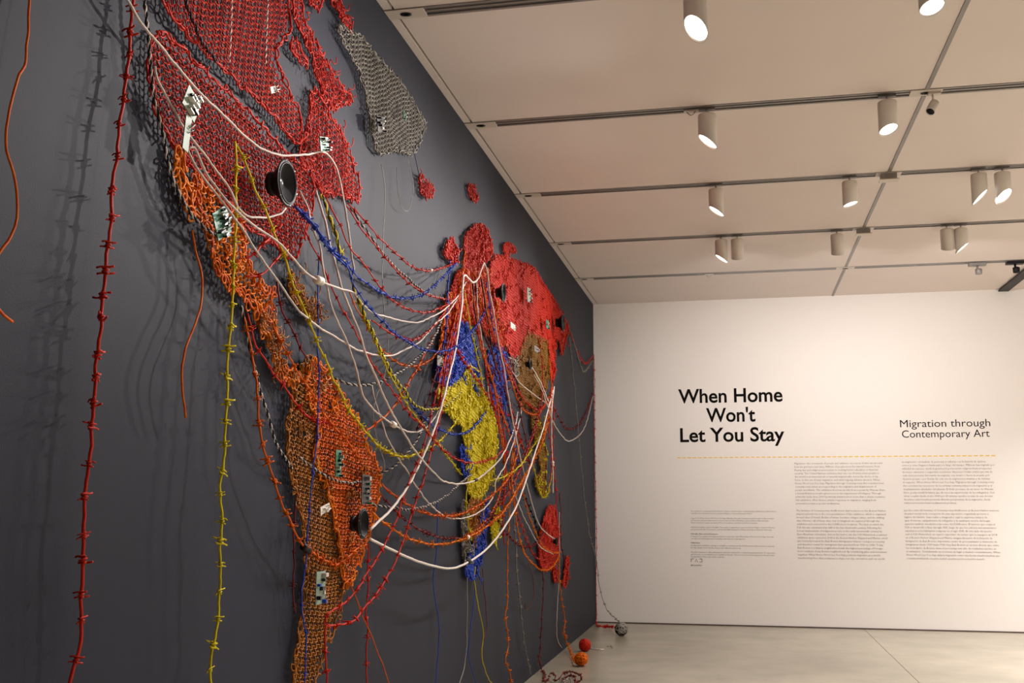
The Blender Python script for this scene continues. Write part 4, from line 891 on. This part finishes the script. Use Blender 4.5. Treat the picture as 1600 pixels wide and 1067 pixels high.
# ------------------------------------------------------------------ floor things
def ball(label, px, py_floor, rpx, m, m2=None, loops=38, wr=.007, name='wire_ball'):
    c = on_z(px, py_floor, 0); R = rpx*np.dot(c-CAM, FWD)/F_PX
    t = empty(name, tuple(c)); tag(t, label, 'wire ball')
    L0 = np.array(c)+np.array([0, 0, R]); q = QB(); q2 = QB(); r = np.random.default_rng(int(px))
    for i in range(loops):
        a = r.normal(size=3); a /= np.linalg.norm(a); b = np.cross(a, r.normal(size=3)); b /= np.linalg.norm(b); n = np.cross(a, b)
        s = np.linspace(0, 2*math.pi, 26); off = r.uniform(-.45, .45); rr = (R-wr)*r.uniform(.80, 1.04)
        P = rr*(math.sqrt(1-off*off)*(np.cos(s)[:, None]*a+np.sin(s)[:, None]*b)+off*n)
        (q2 if (m2 is not None and i % 3 == 0) else q).tube(L0+P, wr, 6, ref=P/np.linalg.norm(P, axis=1, keepdims=True), cap=False)
    q.build('winding', m, t)
    if m2 is not None: q2.build('winding', m2, t)
    PB().lathe([(R*.68*math.sin(k*math.pi/10)+.0005, R-R*.68*math.cos(k*math.pi/10)) for k in range(11)], seg=16).build('core', m2 or m, t)
    return c, R
cb_red = ball('red wire ball on the floor, behind the orange one', 914, 1018, 10, M['red2'], M['red'], loops=44, wr=.011)
cb_or = ball('orange wire ball on the floor, nearest the viewer', 908, 1041, 11, M['orange'], M['mixo'], loops=26, wr=.0075)
cb_gr = ball('grey and black wire ball on the floor by the white wall', 971, 993.5, 10.5, M['thin'], M['blk'], loops=34, wr=.0085)
def fl_(px, py, z=.012): return on_z(px, py, z)
wire('orange barbed wire from the leaf net down to the orange ball', None, M['orange'], world=[on_x(874, 868, .07), on_x(874, 900, .06), on_x(878, 940, .06), on_x(883, 970, .06), on_x(881, 985, .06), on_x(886, 1003, .05), fl_(893, 1022, .04), np.array(cb_or[0])+(-cb_or[1]*.9, 0, cb_or[1]*.5)], r=.0055, barbs=.11)
wire('grey wire from far red net falling to the grey ball', None, M['grey'], world=[on_x(889, 515, .06), on_x(893, 558, .07), on_x(897, 600, .08), on_x(904, 678, .08), on_x(912, 772, .08), on_x(917, 805, .08), on_x(922, 840, .06)]+[on_y(932, 875, DEPTH-.1), on_y(936, 912, DEPTH-.15), on_y(947, 950, DEPTH-.3), np.array(cb_gr[0])+(-.02, .03, cb_gr[1]*1.9)], r=.0050, barbs=.2)
wire('red barbed wire running straight down the room corner', None, M['red2'], world=[on_y(x, y, DEPTH-.05) for x, y in ((927.8, 553), (929, 600), (929.5, 700), (931, 800), (932, 850), (931, 900), (929.8, 940), (930.8, 966))]+[fl_(934, 978), fl_(945, 979), fl_(952, 977.8), fl_(960, 979), fl_(966, 979)], r=.0050, barbs=.12)
wire('loose red wire tangle lying at the foot of the white wall', None, M['red2'], world=[fl_(x, y, z) for x, y, z in ((932, 977.5, .02), (940, 978, .05), (946, 980, .02), (950, 977, .05), (944, 978, .04), (953, 980, .02), (958, 978, .05), (951, 979, .03), (961, 980, .02), (965, 977.5, .05))], r=.0055, barbs=.08)
pw = [(846, 1046), (851, 1054), (849, 1064), (856, 1062), (860, 1052), (868, 1056), (866, 1064), (874, 1060), (880, 1052), (888, 1050), (896, 1050), (908, 1056), (906, 1063), (898, 1066), (899, 1057), (888, 1056), (878, 1064)]
wire('coil of dark red barbed wire lying on the floor at bottom', None, M['dred'], world=[on_x(843, 1032, .05)]+[fl_(x, y, .012+.03*(i % 3)) for i, (x, y) in enumerate(pw)], r=.0042, barbs=.10)
wire('bare silver wire tangle lying on the floor at the bottom edge', None, M['tin'], world=[fl_(x, y, z) for x, y, z in ((872, 1072, .01), (878, 1060, .03), (884, 1062, .05), (889, 1058, .05), (893, 1066, .03), (886, 1070, .05), (880, 1064, .06), (888, 1063, .02), (892, 1072, .01))], r=.005, jit=.004)
wire('short white wire end lying on the floor beside red ball', None, M['white'], world=[fl_(x, y, .008) for x, y in ((923, 1013), (930, 1014), (938, 1014.5), (944, 1014), (939, 1015.5))], r=.006, jit=.001)
wire('tiny grey wire offcut curled on the bare floor', None, M['thin'], world=[fl_(x, y, .008) for x, y in ((949, 1009.5), (953, 1008.8), (957, 1010), (955, 1011.5))], r=.005, jit=.001)
